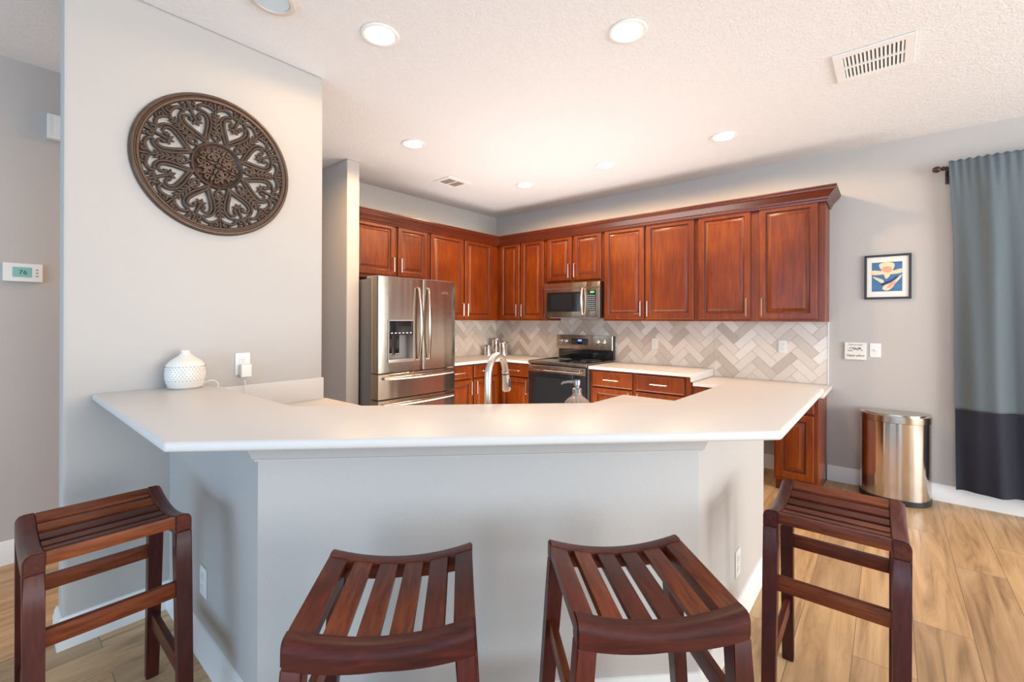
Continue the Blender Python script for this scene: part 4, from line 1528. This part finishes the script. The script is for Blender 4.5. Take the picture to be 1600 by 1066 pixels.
def vent(name, lab, x0, x1, y0, y1, nslot, split, louver, back):
    t = empty(name, ((x0 + x1) / 2, (y0 + y1) / 2, HC))
    tag(t, lab, 'air vent')
    w, h = (x1 - x0) / 2, (y1 - y0) / 2
    m = 0.045

    def fr(bm):
        for a, b, c, d in ((-w, w, h - m, h), (-w, w, -h, -h + m), (-w, -w + m, -h + m, h - m), (w - m, w, -h + m, h - m)):
            box(bm, a, b, c, d, -0.010, -0.0005, bev=0.002, seg=1)
        if split == 'y':
            box(bm, -w + m, w - m, -0.010, 0.010, -0.010, -0.0005)
        else:
            box(bm, -0.010, 0.010, -h + m, h - m, -0.010, -0.0005)
    one('frame', fr, M['white_trim'], t)
    one('duct_opening', lambda bm: box(bm, -w + m, w - m, -h + m, h - m, -0.0009, -0.0003), back, t)

    def lv(bm):
        W = 2 * (w - m)
        for i in range(nslot):
            cx = -w + m + W * (i + 0.5) / nslot
            for (c, d) in ((-h + m, -0.011), (0.011, h - m)):
                if split == 'y':
                    box(bm, cx - W / nslot * 0.30, cx + W / nslot * 0.30, c, d, -0.0075, -0.0060, rot=Matrix.Rotation(R(-24), 3, 'Y'))
        if split == 'x':
            H = 2 * (h - m)
            for i in range(nslot):
                cy = -h + m + H * (i + 0.5) / nslot
                for (c, d) in ((-w + m, -0.011), (0.011, w - m)):
                    box(bm, c, d, cy - H / nslot * 0.36, cy + H / nslot * 0.36, -0.0070, -0.0055, rot=Matrix.Rotation(R(30), 3, 'X'))
    one('louvers', lv, louver, t)


vent('air_vent', 'large white slotted air vent in the ceiling at upper right', 4.067, 4.418, -1.742, -1.386, 15, 'y', M['white_trim'], M['vent_dark'])
vent('air_vent', 'small tan air vent in the ceiling above the refrigerator', 0.640, 0.890, -1.70, -1.39, 10, 'y', M['vent_tan'], M['vent_dark'])

# ------------------------------------------------------------ curtain on its rod
CU = empty('curtain', (4.65, -0.112, 0))
tag(CU, 'two tone slate blue and navy curtain panel at the right edge', 'curtain')


def curtain_mesh(z0, z1, nz):
    def f(bm):
        nx = 150
        W = 0.98
        rows = []
        for j in range(nz + 1):
            z = z0 + (z1 - z0) * j / nz
            tt = min(1.0, (z - 0.13) / (2.575 - 0.13))
            row = []
            for i in range(nx + 1):
                s = i / nx
                gather = max(0.0, (tt - 0.93) / 0.07)
                u = s * W
                x = u + 0.030 * (1 - tt) * math.sin(3 * s + 1) + 0.022 * min(1.0, (1 - tt) * 4) * (1 - s)
                amp = 0.003 + 0.034 * (1 - tt) ** 0.4
                y = amp * math.sin(2 * PI * (3.1 * s + 0.10 * math.sin(4 * tt) + 0.1)) + 0.010 * math.sin(2 * PI * (7.3 * s + 0.25 * tt)) * min(1.0, (1 - tt) * 5)
                y += 0.006 * math.sin(2 * PI * 21 * s + 2.0 * math.sin(9 * s)) * max(0.0, (tt - 0.84) / 0.16) ** 1.2
                zz = z
                if tt > 0.995:
                    zz += 0.006 * math.sin(2 * PI * 21 * s) + 0.02 * s * 0
                if tt < 0.002:
                    zz += 0.006 * math.sin(5 * s)
                row.append(bm.verts.new((x, y, zz)))
            rows.append(row)
        for a, b in zip(rows, rows[1:]):
            for k in range(nx):
                bm.faces.new((a[k], a[k + 1], b[k + 1], b[k]))
    return f


up = one('panel', curtain_mesh(0.730, 2.575, 90), M['curtain'], CU, 180)
lo_ = one('navy_band', curtain_mesh(0.130, 0.729, 40), M['curtain_low'], CU, 180)
lo_['label'] = 'navy lower band'
for q in (up, lo_):
    md_ = q.modifiers.new('thickness', 'SOLIDIFY')
    md_.thickness = 0.0018
ROD = empty('curtain_rod', (4.56, -0.090, 2.535))
tag(ROD, 'dark brown curtain rod with turned oval finial on the right wall', 'curtain rod')
one('rod', lambda bm: tube(bm, [(0.085, 0.010, 0), (1.55, 0.010, 0)], 0.0095, 14), M['rod'], ROD)
one('finial', lambda bm: lathe(bm, [(0.0, 0.0), (0.012, 0.003), (0.021, 0.015), (0.024, 0.028), (0.020, 0.042), (0.011, 0.050), (0.011, 0.054), (0.017, 0.058), (0.018, 0.066), (0.012, 0.070), (0.012, 0.074), (0.015, 0.078), (0.014, 0.086), (0.0, 0.087)], 24, (0, 0.010, 0), 'x'), M['rod'], ROD)
one('bracket', lambda bm: (box(bm, 0.080, 0.096, 0.0, 0.088, -0.020, -0.0095, bev=0.002), box(bm, 0.078, 0.098, 0.078, 0.0895, -0.105, 0.01, bev=0.003), box(bm, 0.082, 0.094, 0.015, 0.080, -0.03, -0.018, rot=Matrix.Rotation(R(-35), 3, 'X'))), M['rod'], ROD)
